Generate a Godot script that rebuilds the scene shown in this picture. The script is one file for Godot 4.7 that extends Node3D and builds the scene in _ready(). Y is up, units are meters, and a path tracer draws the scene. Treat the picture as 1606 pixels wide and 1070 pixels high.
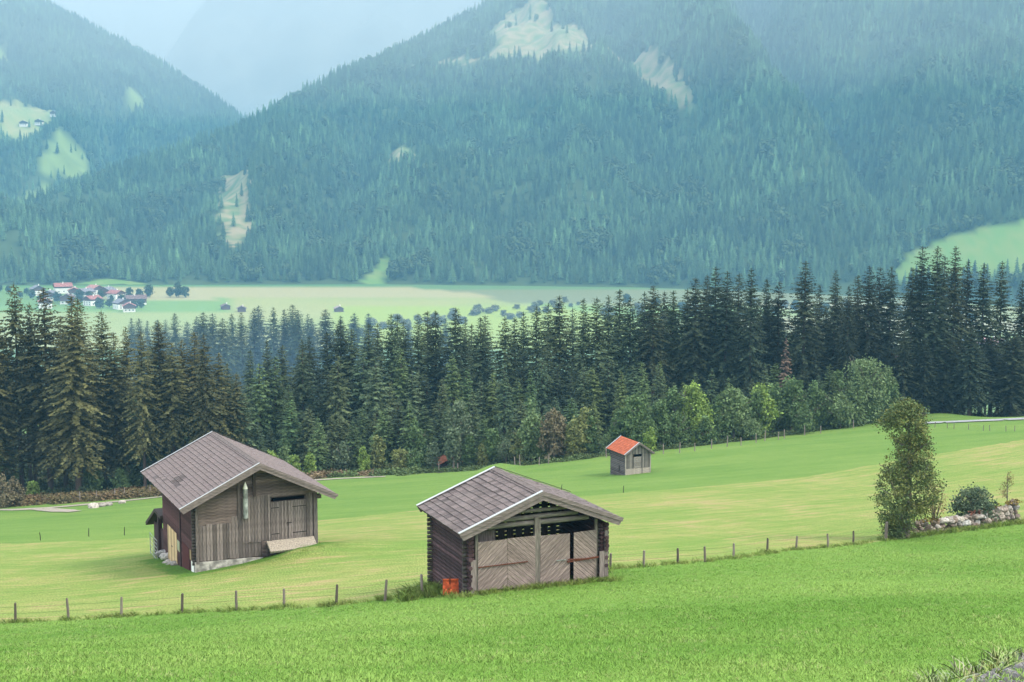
extends Node3D

# ---------------------------------------------------------------- mesh builder
class MB:
	var v := PackedVector3Array()
	var n := PackedVector3Array()
	var c := PackedColorArray()
	var uv := PackedVector2Array()
	var uv2 := PackedVector2Array()
	var ix := PackedInt32Array()
	func vert(p: Vector3, nn: Vector3, col: Color) -> int:
		v.append(p); n.append(nn); c.append(col)
		return v.size() - 1
	# a, b, d run counter-clockwise seen from outside; stored clockwise
	func tri(a: Vector3, b: Vector3, d: Vector3, col := Color.WHITE) -> void:
		var nn := (b - a).cross(d - a).normalized()
		var i := v.size()
		v.append(a); v.append(d); v.append(b)
		for k in 3:
			n.append(nn); c.append(col); ix.append(i + k)
	func quad(a: Vector3, b: Vector3, d: Vector3, e: Vector3, col := Color.WHITE) -> void:
		var nn := (b - a).cross(e - a).normalized()
		var i := v.size()
		v.append(a); v.append(b); v.append(d); v.append(e)
		for k in 4:
			n.append(nn); c.append(col)
		ix.append_array([i, i + 2, i + 1, i, i + 3, i + 2])
	func obox(t: Transform3D, s: Vector3, col := Color.WHITE) -> void:
		var h := s * 0.5
		var p := []
		for k in 8:
			p.append(t * Vector3(h.x if k & 1 else -h.x, h.y if k & 2 else -h.y, h.z if k & 4 else -h.z))
		quad(p[4], p[5], p[7], p[6], col); quad(p[1], p[0], p[2], p[3], col)
		quad(p[5], p[1], p[3], p[7], col); quad(p[0], p[4], p[6], p[2], col)
		quad(p[6], p[7], p[3], p[2], col); quad(p[0], p[1], p[5], p[4], col)
	func box(lo: Vector3, hi: Vector3, col := Color.WHITE) -> void:
		obox(Transform3D(Basis(), (lo + hi) * 0.5), hi - lo, col)
	# polygon, counter-clockwise in x/y, extruded from z0 to z1
	func prism(poly: PackedVector2Array, z0: float, z1: float, col := Color.WHITE) -> void:
		var q := poly
		if Geometry2D.is_polygon_clockwise(q):
			q = poly.duplicate()
			q.reverse()
		var t := Geometry2D.triangulate_polygon(q)
		for k in range(0, t.size(), 3):
			var a := q[t[k]]; var b := q[t[k + 1]]; var d := q[t[k + 2]]
			if (b - a).cross(d - a) < 0.0:
				var sw := b; b = d; d = sw
			tri(Vector3(a.x, a.y, z1), Vector3(b.x, b.y, z1), Vector3(d.x, d.y, z1), col)
			tri(Vector3(a.x, a.y, z0), Vector3(d.x, d.y, z0), Vector3(b.x, b.y, z0), col)
		for k in q.size():
			var a := q[k]; var b := q[(k + 1) % q.size()]
			quad(Vector3(a.x, a.y, z0), Vector3(b.x, b.y, z0), Vector3(b.x, b.y, z1), Vector3(a.x, a.y, z1), col)
	func tube(pts: Array, rad: Array, sides: int, col := Color.WHITE, caps := true) -> void:
		var first := v.size()
		var up := Vector3.UP
		for k in pts.size():
			var dir: Vector3 = (pts[mini(k + 1, pts.size() - 1)] - pts[maxi(k - 1, 0)]).normalized()
			var a := dir.cross(up if absf(dir.y) < 0.9 else Vector3.RIGHT).normalized()
			var b := a.cross(dir)
			for s in sides:
				var w := TAU * s / sides
				var o := a * cos(w) + b * sin(w)
				vert(pts[k] + o * rad[k], o, col)
		for k in pts.size() - 1:
			for s in sides:
				var i := first + k * sides + s
				var j := first + k * sides + (s + 1) % sides
				ix.append_array([i, j, i + sides, j, j + sides, i + sides])
		if caps:
			for e in [0, pts.size() - 1]:
				var dir2: Vector3 = (pts[0] - pts[1]).normalized() if e == 0 else (pts[e] - pts[e - 1]).normalized()
				var f := v.size()
				for s in sides:
					vert(v[first + e * sides + s], dir2, col)
				for s in range(1, sides - 1):
					if e == 0:
						ix.append_array([f, f + s + 1, f + s])
					else:
						ix.append_array([f, f + s, f + s + 1])
	# a small two-triangle kite: a leaf or a spray of needles
	func kite(p: Vector3, along: Vector3, side: Vector3, col: Color) -> void:
		var nn := side.cross(along).normalized()
		var i := v.size()
		v.append(p); v.append(p + along * 0.45 + side); v.append(p + along); v.append(p + along * 0.45 - side)
		for k in 4:
			n.append(nn); c.append(col)
		ix.append_array([i, i + 2, i + 1, i, i + 3, i + 2])
	func mesh() -> ArrayMesh:
		var a := []
		a.resize(Mesh.ARRAY_MAX)
		a[Mesh.ARRAY_VERTEX] = v; a[Mesh.ARRAY_NORMAL] = n; a[Mesh.ARRAY_COLOR] = c; a[Mesh.ARRAY_INDEX] = ix
		if uv.size() == v.size(): a[Mesh.ARRAY_TEX_UV] = uv
		if uv2.size() == v.size(): a[Mesh.ARRAY_TEX_UV2] = uv2
		var m := ArrayMesh.new()
		m.add_surface_from_arrays(Mesh.PRIMITIVE_TRIANGLES, a)
		return m

# ---------------------------------------------------------------- naming
var used := {}
func numbered(called: String) -> String:
	var k: int = used.get(called, 0)
	used[called] = k + 1
	return called if k == 0 else "%s_%03d" % [called, k]
func tag(o: Node, label: String, category: String, group := "") -> Node:
	o.set_meta("label", label); o.set_meta("category", category)
	if group: o.set_meta("group", group)
	return o
func thing(called: String, label: String, category: String, at := Vector3.ZERO, turn := 0.0, group := "") -> Node3D:
	var o := Node3D.new()
	o.name = numbered(called)
	add_child(o)
	o.position = at; o.rotation.y = turn
	tag(o, label, category, group)
	return o
func put(mesh: Mesh, called: String, m: Material, parent: Node) -> MeshInstance3D:
	var o := MeshInstance3D.new()
	o.name = numbered(called) if parent == self else called
	o.mesh = mesh
	o.material_override = m
	parent.add_child(o, true)
	return o
func part(b: MB, called: String, m: Material, parent: Node) -> MeshInstance3D:
	return put(b.mesh(), called, m, parent)
func struct_(o: Node) -> Node:
	o.set_meta("kind", "structure"); return o
func stuff(o: Node, label := "", category := "") -> Node:
	o.set_meta("kind", "stuff")
	if label: o.set_meta("label", label)
	if category: o.set_meta("category", category)
	return o
func nth(k: int) -> String:
	var w := ["first", "second", "third", "fourth", "fifth", "sixth", "seventh", "eighth", "ninth", "tenth", "eleventh", "twelfth"]
	if k < 12: return w[k]
	var t := k + 1
	var e := "th"
	if t % 10 == 1 and t != 11: e = "st"
	if t % 10 == 2 and t != 12: e = "nd"
	if t % 10 == 3 and t != 13: e = "rd"
	return str(t) + e

# ---------------------------------------------------------------- materials
var rng := RandomNumberGenerator.new()
func rf(a: float, b: float) -> float: return rng.randf_range(a, b)
func lin(r: float, g: float, b: float) -> Color: return Color(r, g, b).linear_to_srgb()
func noise_tex(sd: int, freq: float, octaves: int, lo: float, hi: float, gain := 1.6, size := 256, cell := false) -> ImageTexture:
	var f := FastNoiseLite.new()
	f.seed = sd; f.frequency = freq; f.fractal_octaves = octaves
	f.noise_type = FastNoiseLite.TYPE_CELLULAR if cell else FastNoiseLite.TYPE_SIMPLEX_SMOOTH
	var im := f.get_seamless_image(size, size)
	im.convert(Image.FORMAT_L8)
	var d := im.get_data()
	for k in d.size():
		var x := clampf((d[k] / 255.0 - 0.5) * gain + 0.5, 0.0, 1.0)
		d[k] = int(255.0 * lerpf(lo, hi, x))
	return ImageTexture.create_from_image(Image.create_from_data(size, size, false, Image.FORMAT_L8, d))
var T := {}
func mat(col: Color, rough := 0.9, tex: Texture2D = null, scale := Vector3.ONE, bump := 0.0, world := false) -> StandardMaterial3D:
	var m := StandardMaterial3D.new()
	m.albedo_color = col; m.roughness = rough; m.metallic_specular = 0.3
	m.vertex_color_use_as_albedo = true
	if tex:
		m.albedo_texture = tex
		m.uv1_triplanar = true; m.uv1_world_triplanar = world; m.uv1_scale = scale
		if bump != 0.0:
			m.heightmap_enabled = true; m.heightmap_texture = tex; m.heightmap_scale = bump
	return m
# weathered wood whose grain runs along local axis 0, 1 or 2
func wood(col: Color, axis: int, bump := 1.0) -> StandardMaterial3D:
	var s := Vector3(5.0, 5.0, 5.0)
	s[axis] = 0.3
	var m := mat(col, 0.88, T.grain, s, bump)
	return m
func leafy(col: Color, back := 0.35) -> StandardMaterial3D:
	var m := mat(col, 0.75)
	m.metallic_specular = 0.25
	m.cull_mode = BaseMaterial3D.CULL_DISABLED
	if back > 0.0:
		m.backlight_enabled = true; m.backlight = Color(back, back, back)
	return m
var M := {}

# ---------------------------------------------------------------- the lie of the land (metres, eye at the origin)
const W0 := -8.940701
const W1 := 2.963401
const W2 := 19.826139
var RBF := PackedFloat32Array([-0.1531, -0.2500, 3.9728, -0.0868, -0.2300, 1.9853, -0.0422, -0.2230, -1.0730, 0.0000, -0.2150, -2.0219, 0.0383, -0.2050, -5.1325, 0.0717, -0.1900, 0.2674, 0.1067, -0.1750, 0.8551, -0.2332, -0.6400, -9.3495, -0.1484, -0.6150, 5.4814, -0.0767, -0.5950, -56.0808, 0.0796, -0.6600, 2.8443, 0.1134, -0.7000, -5.7935, 0.1580, -0.7600, 0.4895, 0.2018, -0.8100, -2.0354, 0.2466, -0.8600, -14.7056, 0.3402, -0.9200, 11.9483, -0.7073, -1.9000, -0.0372, -0.5110, -1.9600, -7.1123, -0.2802, -2.0000, 15.9538, -0.1507, -2.0000, -5.6298, -0.0482, -1.9700, -13.8352, 0.0759, -1.8900, 13.2521, 0.1727, -1.9000, 8.1316, 0.2698, -1.9700, -0.1333, 0.3770, -2.0600, -3.7857, 0.6211, -2.2600, 6.6021, 0.8794, -2.3800, -3.1401, -0.4218, -1.1300, -2.1680, -0.5898, -1.1500, 4.3662, -0.9720, -1.9000, -3.8789, 1.2106, -2.4000, 1.5957, 0.4831, -0.9500, -5.0092, -0.0179, -0.5586, -11.2285, 0.0395, -0.5811, -2.6325, -0.0346, -0.5994, 68.2485, -0.1863, -0.8062, -26.7295, -0.1189, -0.8381, 36.0295, -0.2265, -0.8912, 1.2923, 0.1359, -1.6518, 16.2783, 0.1665, -1.6643, -3.4075, 0.1212, -1.6879, -22.7624, -0.9000, -3.0000, -1.2617, 0.0000, -3.0000, -1.9762, 0.9000, -3.1000, 0.1815, -1.2000, -2.6000, 4.8005, 1.3000, -3.0000, -0.6055, 0.0000, -0.0600, 3.0523, -0.3000, -0.0600, 3.4759, 0.3000, -0.0600, 0.4209])
func profile(d: float) -> float:
	return lerp_table([300, -58, 400, -66, 550, -80, 750, -105, 950, -118, 1200, -120], d)
func lerp_table(t: Array, x: float) -> float:
	if x <= t[0]: return t[1]
	for k in range(2, t.size(), 2):
		if x <= t[k]:
			return lerpf(t[k - 1], t[k + 1], (x - t[k - 2]) / (t[k] - t[k - 2]))
	return t[t.size() - 1]
var bumps := []   # [x, z, radius, height] small banks and mounds
func rbf(x: float, z: float) -> float:
	var qx := x * 0.01
	var qz := z * 0.01
	var s := W0 + W1 * qx + W2 * qz
	for k in range(0, RBF.size(), 3):
		var dx: float = RBF[k] - qx
		var dz: float = RBF[k + 1] - qz
		var r2 := dx * dx + dz * dz + 1e-9
		s += RBF[k + 2] * 0.5 * r2 * log(r2)
	return s
func ground(x: float, z: float) -> float:
	var d := -z
	var y: float
	if d <= 270.0: y = rbf(x, z)
	elif d >= 340.0: y = profile(d)
	else:
		var t := (d - 270.0) / 70.0
		y = lerpf(rbf(x, z), profile(d), t * t * (3.0 - 2.0 * t))
	for b in bumps:
		var r2: float = ((x - b[0]) * (x - b[0]) + (z - b[1]) * (z - b[1])) / (b[2] * b[2])
		if r2 < 6.0: y += b[3] * exp(-r2)
	return y
func on(x: float, z: float, dy := 0.0) -> Vector3: return Vector3(x, ground(x, z) + dy, z)
# lines across the slope, as distance from the eye at each x: the fence, the edge of the mown strip, the edge of the wood
func fence_d(x: float) -> float:
	return lerp_table([-60, 73, -23.4, 64.2, -15, 62, -7.5, 58.4, -3.6, 57.2, -3.2, 56.5, -1.8, 55.2, 3.9, 57.6, 4.6, 63.4, 8, 66.2, 11.3, 70, 16, 77.2, 20.3, 81.6, 25, 86.5, 34, 92.5, 60, 108], x)
func mown_d(x: float) -> float:
	return lerp_table([-90, 118, -47.7, 113.6, -28.3, 110, -16.9, 120, -8.8, 128.2, -0.2, 134, 11.2, 138.8, 19.3, 140.2, 29.7, 143.6, 42.7, 155, 50, 160.4, 63, 170, 120, 185], x)
func edge_d(x: float) -> float:
	return lerp_table([-130, 200, -78, 199, -53.7, 202, -29.7, 203, -19.6, 202, -5, 198, 7.7, 190, 17.9, 192, 27.8, 199, 39, 208, 50.4, 217, 64, 233, 90, 240, 130, 250], x)

# mountains: tables of direction (x over distance), then value
var MC := [-0.54682, 470, -0.45591, 400, -0.36500, 338, -0.30591, 290, -0.25136, 250, -0.19682, 207, -0.16045, 167, -0.11955, 118, -0.09227, 96, -0.04682, 50, -0.00591, 0, 0.04409, -60, 0.13500, -150, 0.36500, -250, 0.54409, -250]
var MD0 := [-0.54682, 1640, -0.36500, 1680, -0.09227, 1700, 0.08955, 1650, 0.27136, 1500, 0.36500, 1380, 0.54409, 1250]
var MD1 := [-0.54682, 1850, -0.36500, 2000, -0.19682, 2400, -0.09227, 2900, -0.00591, 3300, 0.08955, 3800, 0.22591, 4100, 0.54409, 4200]
var LC := [-0.59227, -150, -0.45591, -80, -0.36500, -22, -0.33773, 0, -0.29682, 45, -0.25136, 98, -0.21500, 150, -0.19227, 186, -0.16045, 225, -0.11045, 290]
var LD0 := [-0.59227, 2250, -0.36500, 2250, -0.19227, 2500, -0.11045, 2600]
var LD1 := [-0.59227, 3900, -0.36500, 3900, -0.27409, 3800, -0.19227, 3500, -0.11045, 3300]
func slope_height(a: float, d: float, tc: Array, t0: Array, t1: Array, pw: float) -> float:
	var d0 := lerp_table(t0, a)
	var d1 := lerp_table(t1, a)
	var yc := (290.0 - lerp_table(tc, a)) / 2200.0 * d1
	var t := (d - d0) / (d1 - d0)
	if t < 0.0: return -121.0 + t * 60.0
	if t > 1.0: return yc - (t - 1.0) * (d1 - d0) * 0.25
	return -120.0 + (yc + 120.0) * pow(t, pw)
var hill_noise := FastNoiseLite.new()
func main_h(x: float, d: float) -> float:
	var a := x / d
	var y := slope_height(a, d, MC, MD0, MD1, 0.92)
	var d0 := lerp_table(MD0, a)
	var d1 := lerp_table(MD1, a)
	var t := clampf((d - d0) / (d1 - d0), 0.0, 1.0)
	var env := smoothstep(0.02, 0.25, t) * (1.0 - smoothstep(0.75, 1.0, t) * (1.0 if a < 0.0 else 0.2))
	y += env * (hill_noise.get_noise_2d(x, d * 0.35) * 80.0 + hill_noise.get_noise_2d(x * 3.0 + 500.0, d * 1.2) * 22.0)
	# the ravine that runs down on the right, and the spur beside it
	var ga := lerp_table([0.0, 0.30, 0.12, 0.255, 0.25, 0.205, 0.4, 0.172, 0.6, 0.165, 1.0, 0.185], t)
	var w := (a - ga) / 0.022
	y -= env * 130.0 * exp(-w * w)
	var w2 := (a - ga + 0.05) / 0.03
	y += env * 70.0 * exp(-w2 * w2)
	return y
func left_h(x: float, d: float) -> float:
	var a := x / d
	var y := slope_height(a, d, LC, LD0, LD1, 0.85)
	var d0 := lerp_table(LD0, a)
	var d1 := lerp_table(LD1, a)
	var t := clampf((d - d0) / (d1 - d0), 0.0, 1.0)
	var env := smoothstep(0.0, 0.2, t) * (1.0 - smoothstep(0.8, 1.0, t))
	y += env * (hill_noise.get_noise_2d(x + 900.0, d * 0.5) * 60.0 + hill_noise.get_noise_2d(x * 3.0, d * 2.0 + 80.0) * 14.0)
	var w := (a + 0.283) / 0.012
	y -= env * 70.0 * exp(-w * w) * (1.0 - smoothstep(0.4, 0.7, t))
	return y
var CLEAR := [[-56, -2840, -4, -2990, 63, -2945, 85, -2800, 123, -2790, 168, -2705, 172, -2580, 234, -2490, 255, -2365, 279, -2180, 278, -2130, 246, -2195, 219, -2325, 198, -2455, 147, -2540, 66, -2565, -15, -2620], [-451, -2190, -408, -2200, -378, -2015, -335, -1805, -372, -1805, -419, -1990], [-192, -2190, -143, -2195, -133, -2115, -180, -2110], [-207, -2795, 67, -2570, 68, -2540, -204, -2755], [636, -2655, 703, -2590, 728, -2400, 656, -2460]]
var MEADOW := [[485, -1575, 530, -1560, 587, -1525, 543, -1410, 415, -1530, 440, -1570], [-188, -1700, -171, -1730, -164, -1780, -155, -1780, -151, -1735, -153, -1700], [-527, -1685, -505, -1700, -487, -1705, -440, -1690, -440, -1690]]
var LMEADOW := [[-1070, -2860, -1026, -2920, -981, -2905, -944, -2945, -927, -2910, -919, -2815, -906, -2815, -915, -2710, -1003, -2680], [-889, -3270, -882, -3300, -848, -3280, -835, -3240, -863, -3190], [-863, -2700, -814, -2720, -772, -2600, -848, -2510, -858, -2610], [-902, -2410, -854, -2430, -817, -2520, -792, -2445, -887, -2370], [-1205, -3220, -1172, -3300, -1149, -3245, -1191, -3185]]
var left_tall := [-82,216.7,30.5,-80.6,218.4,27.7,-77.9,219.1,33,-76.5,221.2,31.4,-73.1,218.4,31.6,-71.5,220.9,28.9,-65.6,208.4,30,-66.7,214.5,31.1,-65.2,221.2,29.4,-62,217.1,25.9,-61.1,220.6,27,-55.8,209.6,24.4,-54.4,214.6,25.7,-51.8,211.5,21.7,-51,215.6,23,-49.2,216,25.5,-45.9,208.2,24,-44.6,211,20.7,-42.2,211.9,17.9]
var left_young := [-81.6,218.4,18.7,-59.1,217.4,14.2,-55.5,213.1,11.6,-53.9,217.6,16.4,-49.6,213,12.6,-47.3,216.3,14.9,-43.4,212.9,12.6,-41,212,13.9]
var left_back := [-97.4,260,23.8,-93.9,257.6,25,-82.1,235.1,25.8,-77.4,235.3,24.6,-82.7,261.4,24,-77.8,257.7,25.1,-66.8,237.8,22.8,-67.8,260.7,23.9,-59,246.3,21,-55.8,251,20.9,-48.1,235,20.2]
var centre_back := [-48.1,255.2,22.2,-46,261.3,23.8,-42.7,259.7,22.7,-37.3,246.6,23.6,-36,247.9,24,-32.4,243.7,24.1,-30,243.2,25.6,-27.8,241.4,25.1,-25.5,246.6,25.9,-24.6,253.3,26,-21,240.1,26.3,-21,254.9,27.7,-19.2,247.4,26.8,-16.6,246.8,26.6,-15.5,258,27.1,-13.8,250.6,27.1,-10.1,246.9,26.2,-8.4,250.6,25.3,-7.4,255.5,26.3,-5.5,241.3,25.5,-4.8,261.5,27,-1.2,240.5,26,0.4,256.5,26.3,2.3,258.6,27.8,4.1,240.4,26.3,6.5,257.3,26.8,8.6,248.1,27.1,11,252.7,26.4,12.4,240.2,26.4,14.6,241,25.8,16.8,244,26.8,20.1,261,29,20.8,244.3,28]
var centre_mid := [-44.5,235.3,16.1,-41.8,230.3,19.1,-39.7,233,20.4,-36.2,224.4,15.8,-34.5,228.1,19.9,-32.7,228.1,15.3,-30.3,227.7,17.1,-28.3,224.9,18.9,-27.7,236,16.4,-25.5,235.8,19.9,-22.1,226.8,17.3,-20.2,229.5,14.9,-18.6,235,19.3,-16.7,234.1,16.7,-14.6,235.4,15.2,-11.4,225.3,14.4,-9.9,234.1,18.1,-7.9,236,16.3,-5.1,229.4,13,-3.3,229.7,14.2,-1.3,225.8,15.7,0.9,235.5,12.5,3.2,228.1,14.8,4.9,233.4,16.1,7.7,233.4,15.4,9.8,232,13.3,11.9,232.5,14.9,13.7,233.2,14.1,16.3,235.3,15,17.6,224.1,12.8,20.3,232.1,14.7,22.3,231.8,11.4,24.7,231.7,13.7]
var centre_young := [-39,211.8,9.1,-37.4,214.5,8.6,-35.1,213.1,7.9,-34.3,215.7,12.6,-31.6,214.5,10.5,-29.5,210.4,8.8,-28,214.3,9.6,-26.8,215.2,9.2,-23.9,209.2,8.5,-23.2,214.2,10.1,-21.3,214,8.5,-19.3,210.8,9.7,-17.5,211.5,11.6,-15.3,209.3,11.1,-13.4,213.9,9.8,-11.5,216.2,10.5,-10.1,211.2,9.5,-7.9,215.7,11,-6,213.9,11.3,-4.5,211.7,8.2,-2,215.5,5.4,-0.3,207.1,6.3,1.4,206.8,10,3.6,209.7,5,5.5,209.1,8.3,6.4,206.5,9.6,9,207,9.1,11.1,205.5,7.5,12.3,209.8,7.9,14.3,209.3,3.8]
var right_tall := [23.6,248.7,29.3,24.7,242.7,28.5,27.9,255.7,29,28.6,246.9,28.4,30.8,245.5,28.3,32,243.7,27.9,35.5,255.7,29.5,36.1,246.9,29.2,37.2,243.2,29.3,39.9,246.6,29.9,41.1,240.2,29,45.3,249.2,28.7,47.1,246,27.9,50.8,243.3,28.9,55.4,252.1,27,58.3,252.9,29.2,57.3,238.2,24.4,61.3,247.6,27.7,61.8,242.9,27,66.8,254.8,28.3,68.1,252.1,29.9,69.3,242.4,27.2,71,242.8,29.8,73,240.8,29.6,79.1,255.8,31.2,76.9,243.3,29.6,81.1,248.9,30.1,83.2,246.5,28.8,87.4,249.6,28,90.8,248.9,26.5,94.7,251.4,27.1]
var right_back := [24.7,268.9,25,26.7,268.8,27.1,28.4,270.3,26.5,29.4,262.8,24.9,32.9,283.1,28.2,32.7,262.3,24.8,35.8,275.2,26.8,37.1,273.1,25.2,38.6,271,26.1,39.9,268.8,26.8,43.4,281.2,29.3,42.9,268.6,25.2,44,265.3,22.3,46.7,273.4,25,48.6,275.5,27.3,49.2,267.3,26.5,52.7,277.3,23.9,55,284.5,25.5,53.3,263.1,22.4,57.6,276.9,26.6,56.9,265.1,22.3,57.9,265.4,21.2,59.8,265.7,23.7,61.1,264.5,25.4,62.2,263.3,25.1,68.6,282.2,24.1,66.6,269.2,23.7,71.6,283.6,20.9,72.7,278,22,74.1,273.6,18.2,78.4,276.3,18.8,78.1,267.8,17.7,80.4,265.1,17.5,86.9,278.9,19.7,89.1,277.1,17.5,87.5,264.1,16.3,91.3,267.5,16.8,95.5,269.4,17.3,101.5,278.7,20.7]
var right_young := [21.1,225.6,13.6,23.1,218,12.7,26.2,224.4,10.3,27,220.2,10.3,29.6,222.5,11.7,31.2,218.2,11.1,34.8,224.2,9.6,36.1,221.7,8.3,38.7,223.7,9.6,39.5,217.3,11.8,42.9,225,12.1,43.8,217,8,47,222.6,7.1,48.1,217.9,9.1,50.5,220.4,10.6,52.4,218.4,6.6,54.4,218.5,9.6]
var right_low := [65.4,240.1,13.7,67,237.7,15.6,70.5,237.4,13.7,74.4,238.9,15.3,77.9,236.2,16,83.3,241.5,14.7,85.7,238.2,15.4,89.7,241.6,13.9]
var blue_row := [-144.7,530.6,27.1,-137.2,512.5,28.4,-145.2,555.1,28,-121.9,480.6,27.9,-131.7,530.2,28.4,-119.9,496.2,28.8,-123.8,530.7,28.1,-121,535.6,30.3,-106.9,484.7,31.1,-104.5,488.1,30.2,-97.9,472.2,27.7,-98.5,490.7,29.1,-92.3,477,31.9,-93.7,506.1,32.3,-100.9,557.6,32.9,-86.1,502.8,33.9,-81.2,498.1,33.2,-80.7,512.1,31.9,-75.8,495.5,30.9,-78.5,535.9,29.8,-76.6,534.6,29.8,-64.4,484.7,29.9,-60.3,491.6,30,-60.2,530.5,29.6,-56.8,554.6,30.3,-39.5,528.1,27.6,-24.1,508.8,28.4]
var broad_trees := [[-7.9,206,10.2,1.9,"airy"],[-2.9,203,6,1.3,"green"],[2.9,197,8.2,2.1,"pale"],[5.9,195,7.8,1.8,"brown"],[10.1,196,6.8,1.6,"yellow"],[18.2,200,7.9,2.4,"green"],[18.8,188,3.6,0.8,"bright"],[16,201,6.4,1.6,"green"],[23.8,205,9,1.9,"green"],[26.8,204,9,2.2,"bright"],[30.9,206,6.6,1.7,"green"],[33.5,208,8.2,2.2,"pale"],[37.7,210,8.4,2,"bright"],[43.1,214,8.8,2.3,"green"],[47.5,217,7.6,2,"green"],[51.2,216,5.3,2.1,"pale"],[44.2,209,4,1.4,"green"],[57.7,226,11.8,3.5,"pale"],[61.9,229,6.6,2.3,"green"],[53.7,219,1.5,1.3,"green"],[-25.3,208,5.1,1.3,"airy"],[-21.9,204,4,0.8,"bright"],[-20.7,210,5.9,1.2,"pale"],[-14.2,208,7.5,1.4,"green"],[-35.2,203,4.8,0.9,"bright"],[-32,203,3.8,0.8,"bright"],[-29.9,204,4,0.7,"bright"],[-33.9,206,5,1,"pale"],[-70.9,196,3.9,1.4,"brown"],[-72.4,194,4.7,1.9,"brown"],[-72,207,3,0.9,"bright"],[-59.3,209,3.8,1.2,"green"],[-64,210,5.4,1.4,"green"],[-41.5,212,7.2,1.2,"yellow"],[27.9,200,4,1.3,"green"],[35.6,205,3.3,1.2,"pale"],[15.6,196.9,5.8,1.7,"green"],[17,194.9,8.3,1.6,"green"],[18.6,195.9,4.9,1.8,"green"],[19.5,196.3,5,1.2,"green"],[21.2,198.2,7.7,1.5,"green"],[23.7,200,4.8,1.8,"green"],[24.9,201.1,4.3,1.4,"green"],[26.8,200.9,4.7,1.2,"bright"],[27.7,203.6,6.6,1.6,"bright"],[29.8,204.6,4.7,1.2,"green"],[31.6,206.5,8,1.4,"pale"],[33.1,206.4,7.9,1.4,"pale"],[34.6,208.5,4.6,1.4,"green"],[37.1,209.2,7.4,1.5,"green"],[38.2,211.6,5.2,1.5,"green"],[40,212.8,8,1.6,"green"],[42.8,215.2,7.4,1.9,"green"],[43.9,216.2,7.7,2,"green"],[46,216.2,5.6,2,"green"],[47.7,218.6,5.8,1.4,"green"],[49.7,220.3,4.6,2,"pale"],[51.6,222.1,9.3,2.1,"green"],[54.4,223.6,7.4,1.5,"pale"],[55.7,225.3,6.3,1.5,"pale"],[58.5,227.5,4.9,1.8,"green"],[59.7,228.2,8.6,1.8,"pale"],[62.2,230.6,9.5,1.8,"pale"],[-19.8,205.3,5.9,0.9,"yellow"],[-16.6,204.9,3.8,1.4,"yellow"],[-14.4,204.2,3.5,1.4,"green"],[-11.6,203.1,4.3,1,"airy"],[-8.6,202.4,6.5,1.1,"airy"],[-6.3,203.7,4.9,0.9,"green"],[-4,202.9,3.8,1.1,"yellow"],[-0.9,201.2,4.1,1.3,"airy"],[1.6,198.5,5.6,1.3,"yellow"],[3.2,197.2,5.5,1.2,"green"],[5.9,197,3.2,1,"green"],[8.5,194.3,5.5,1.1,"yellow"],[11,195.7,5.7,1,"green"],[13.1,195.5,3,0.9,"pale"]]


func _ready() -> void:
	# ---- camera
	var cam := Camera3D.new()
	cam.name = "camera"
	add_child(cam)
	cam.rotation.x = -atan(245.0 / 2200.0)
	cam.fov = rad_to_deg(2.0 * atan(535.0 / 2200.0))
	cam.near = 0.5; cam.far = 30000.0
	cam.current = true
	# ---- sky, haze and exposure
	var sky_material := ProceduralSkyMaterial.new()
	sky_material.sky_top_color = Color(0.95, 0.95, 0.96)
	sky_material.sky_horizon_color = Color(1.0, 0.985, 0.96)
	sky_material.sky_curve = 0.25
	sky_material.ground_bottom_color = Color(0.42, 0.5, 0.4)
	sky_material.ground_horizon_color = Color(0.8, 0.87, 0.9)
	sky_material.sun_angle_max = 1.0
	var sky := Sky.new()
	sky.sky_material = sky_material
	var env := Environment.new()
	env.background_mode = Environment.BG_SKY
	env.sky = sky
	env.background_energy_multiplier = 0.88
	env.tonemap_mode = Environment.TONE_MAPPER_LINEAR
	env.tonemap_exposure = 3.95
	env.sdfgi_enabled = true; env.ssao_enabled = true; env.ssil_enabled = true
	env.fog_enabled = true
	env.fog_density = 0.000192
	env.fog_light_color = lin(0.25, 0.65, 1.0)
	env.volumetric_fog_enabled = true; env.volumetric_fog_density = 0.0
	var we := WorldEnvironment.new()
	we.name = "world_environment"
	we.environment = env
	add_child(we)
	# ---- the sun, veiled: high, ahead and to the right
	var sun := DirectionalLight3D.new()
	sun.name = "sun"
	add_child(sun)
	sun.look_at_from_position(Vector3(0.70, 0.80, 0.16) * 100.0, Vector3.ZERO)
	sun.light_energy = 0.5
	sun.light_angular_distance = 22.0
	sun.light_color = Color(1.0, 0.96, 0.88)
	sun.shadow_enabled = true

	rng.seed = 11
	hill_noise.seed = 4; hill_noise.frequency = 0.0035; hill_noise.fractal_octaves = 3
	make_materials()
	build_land()
	print("land ", Time.get_ticks_msec())
	build_mountains()
	print("mountains ", Time.get_ticks_msec())
	build_forest()
	print("forest ", Time.get_ticks_msec())
	build_buildings()
	print("buildings ", Time.get_ticks_msec())
	build_details()
	print("details ", Time.get_ticks_msec())

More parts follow.
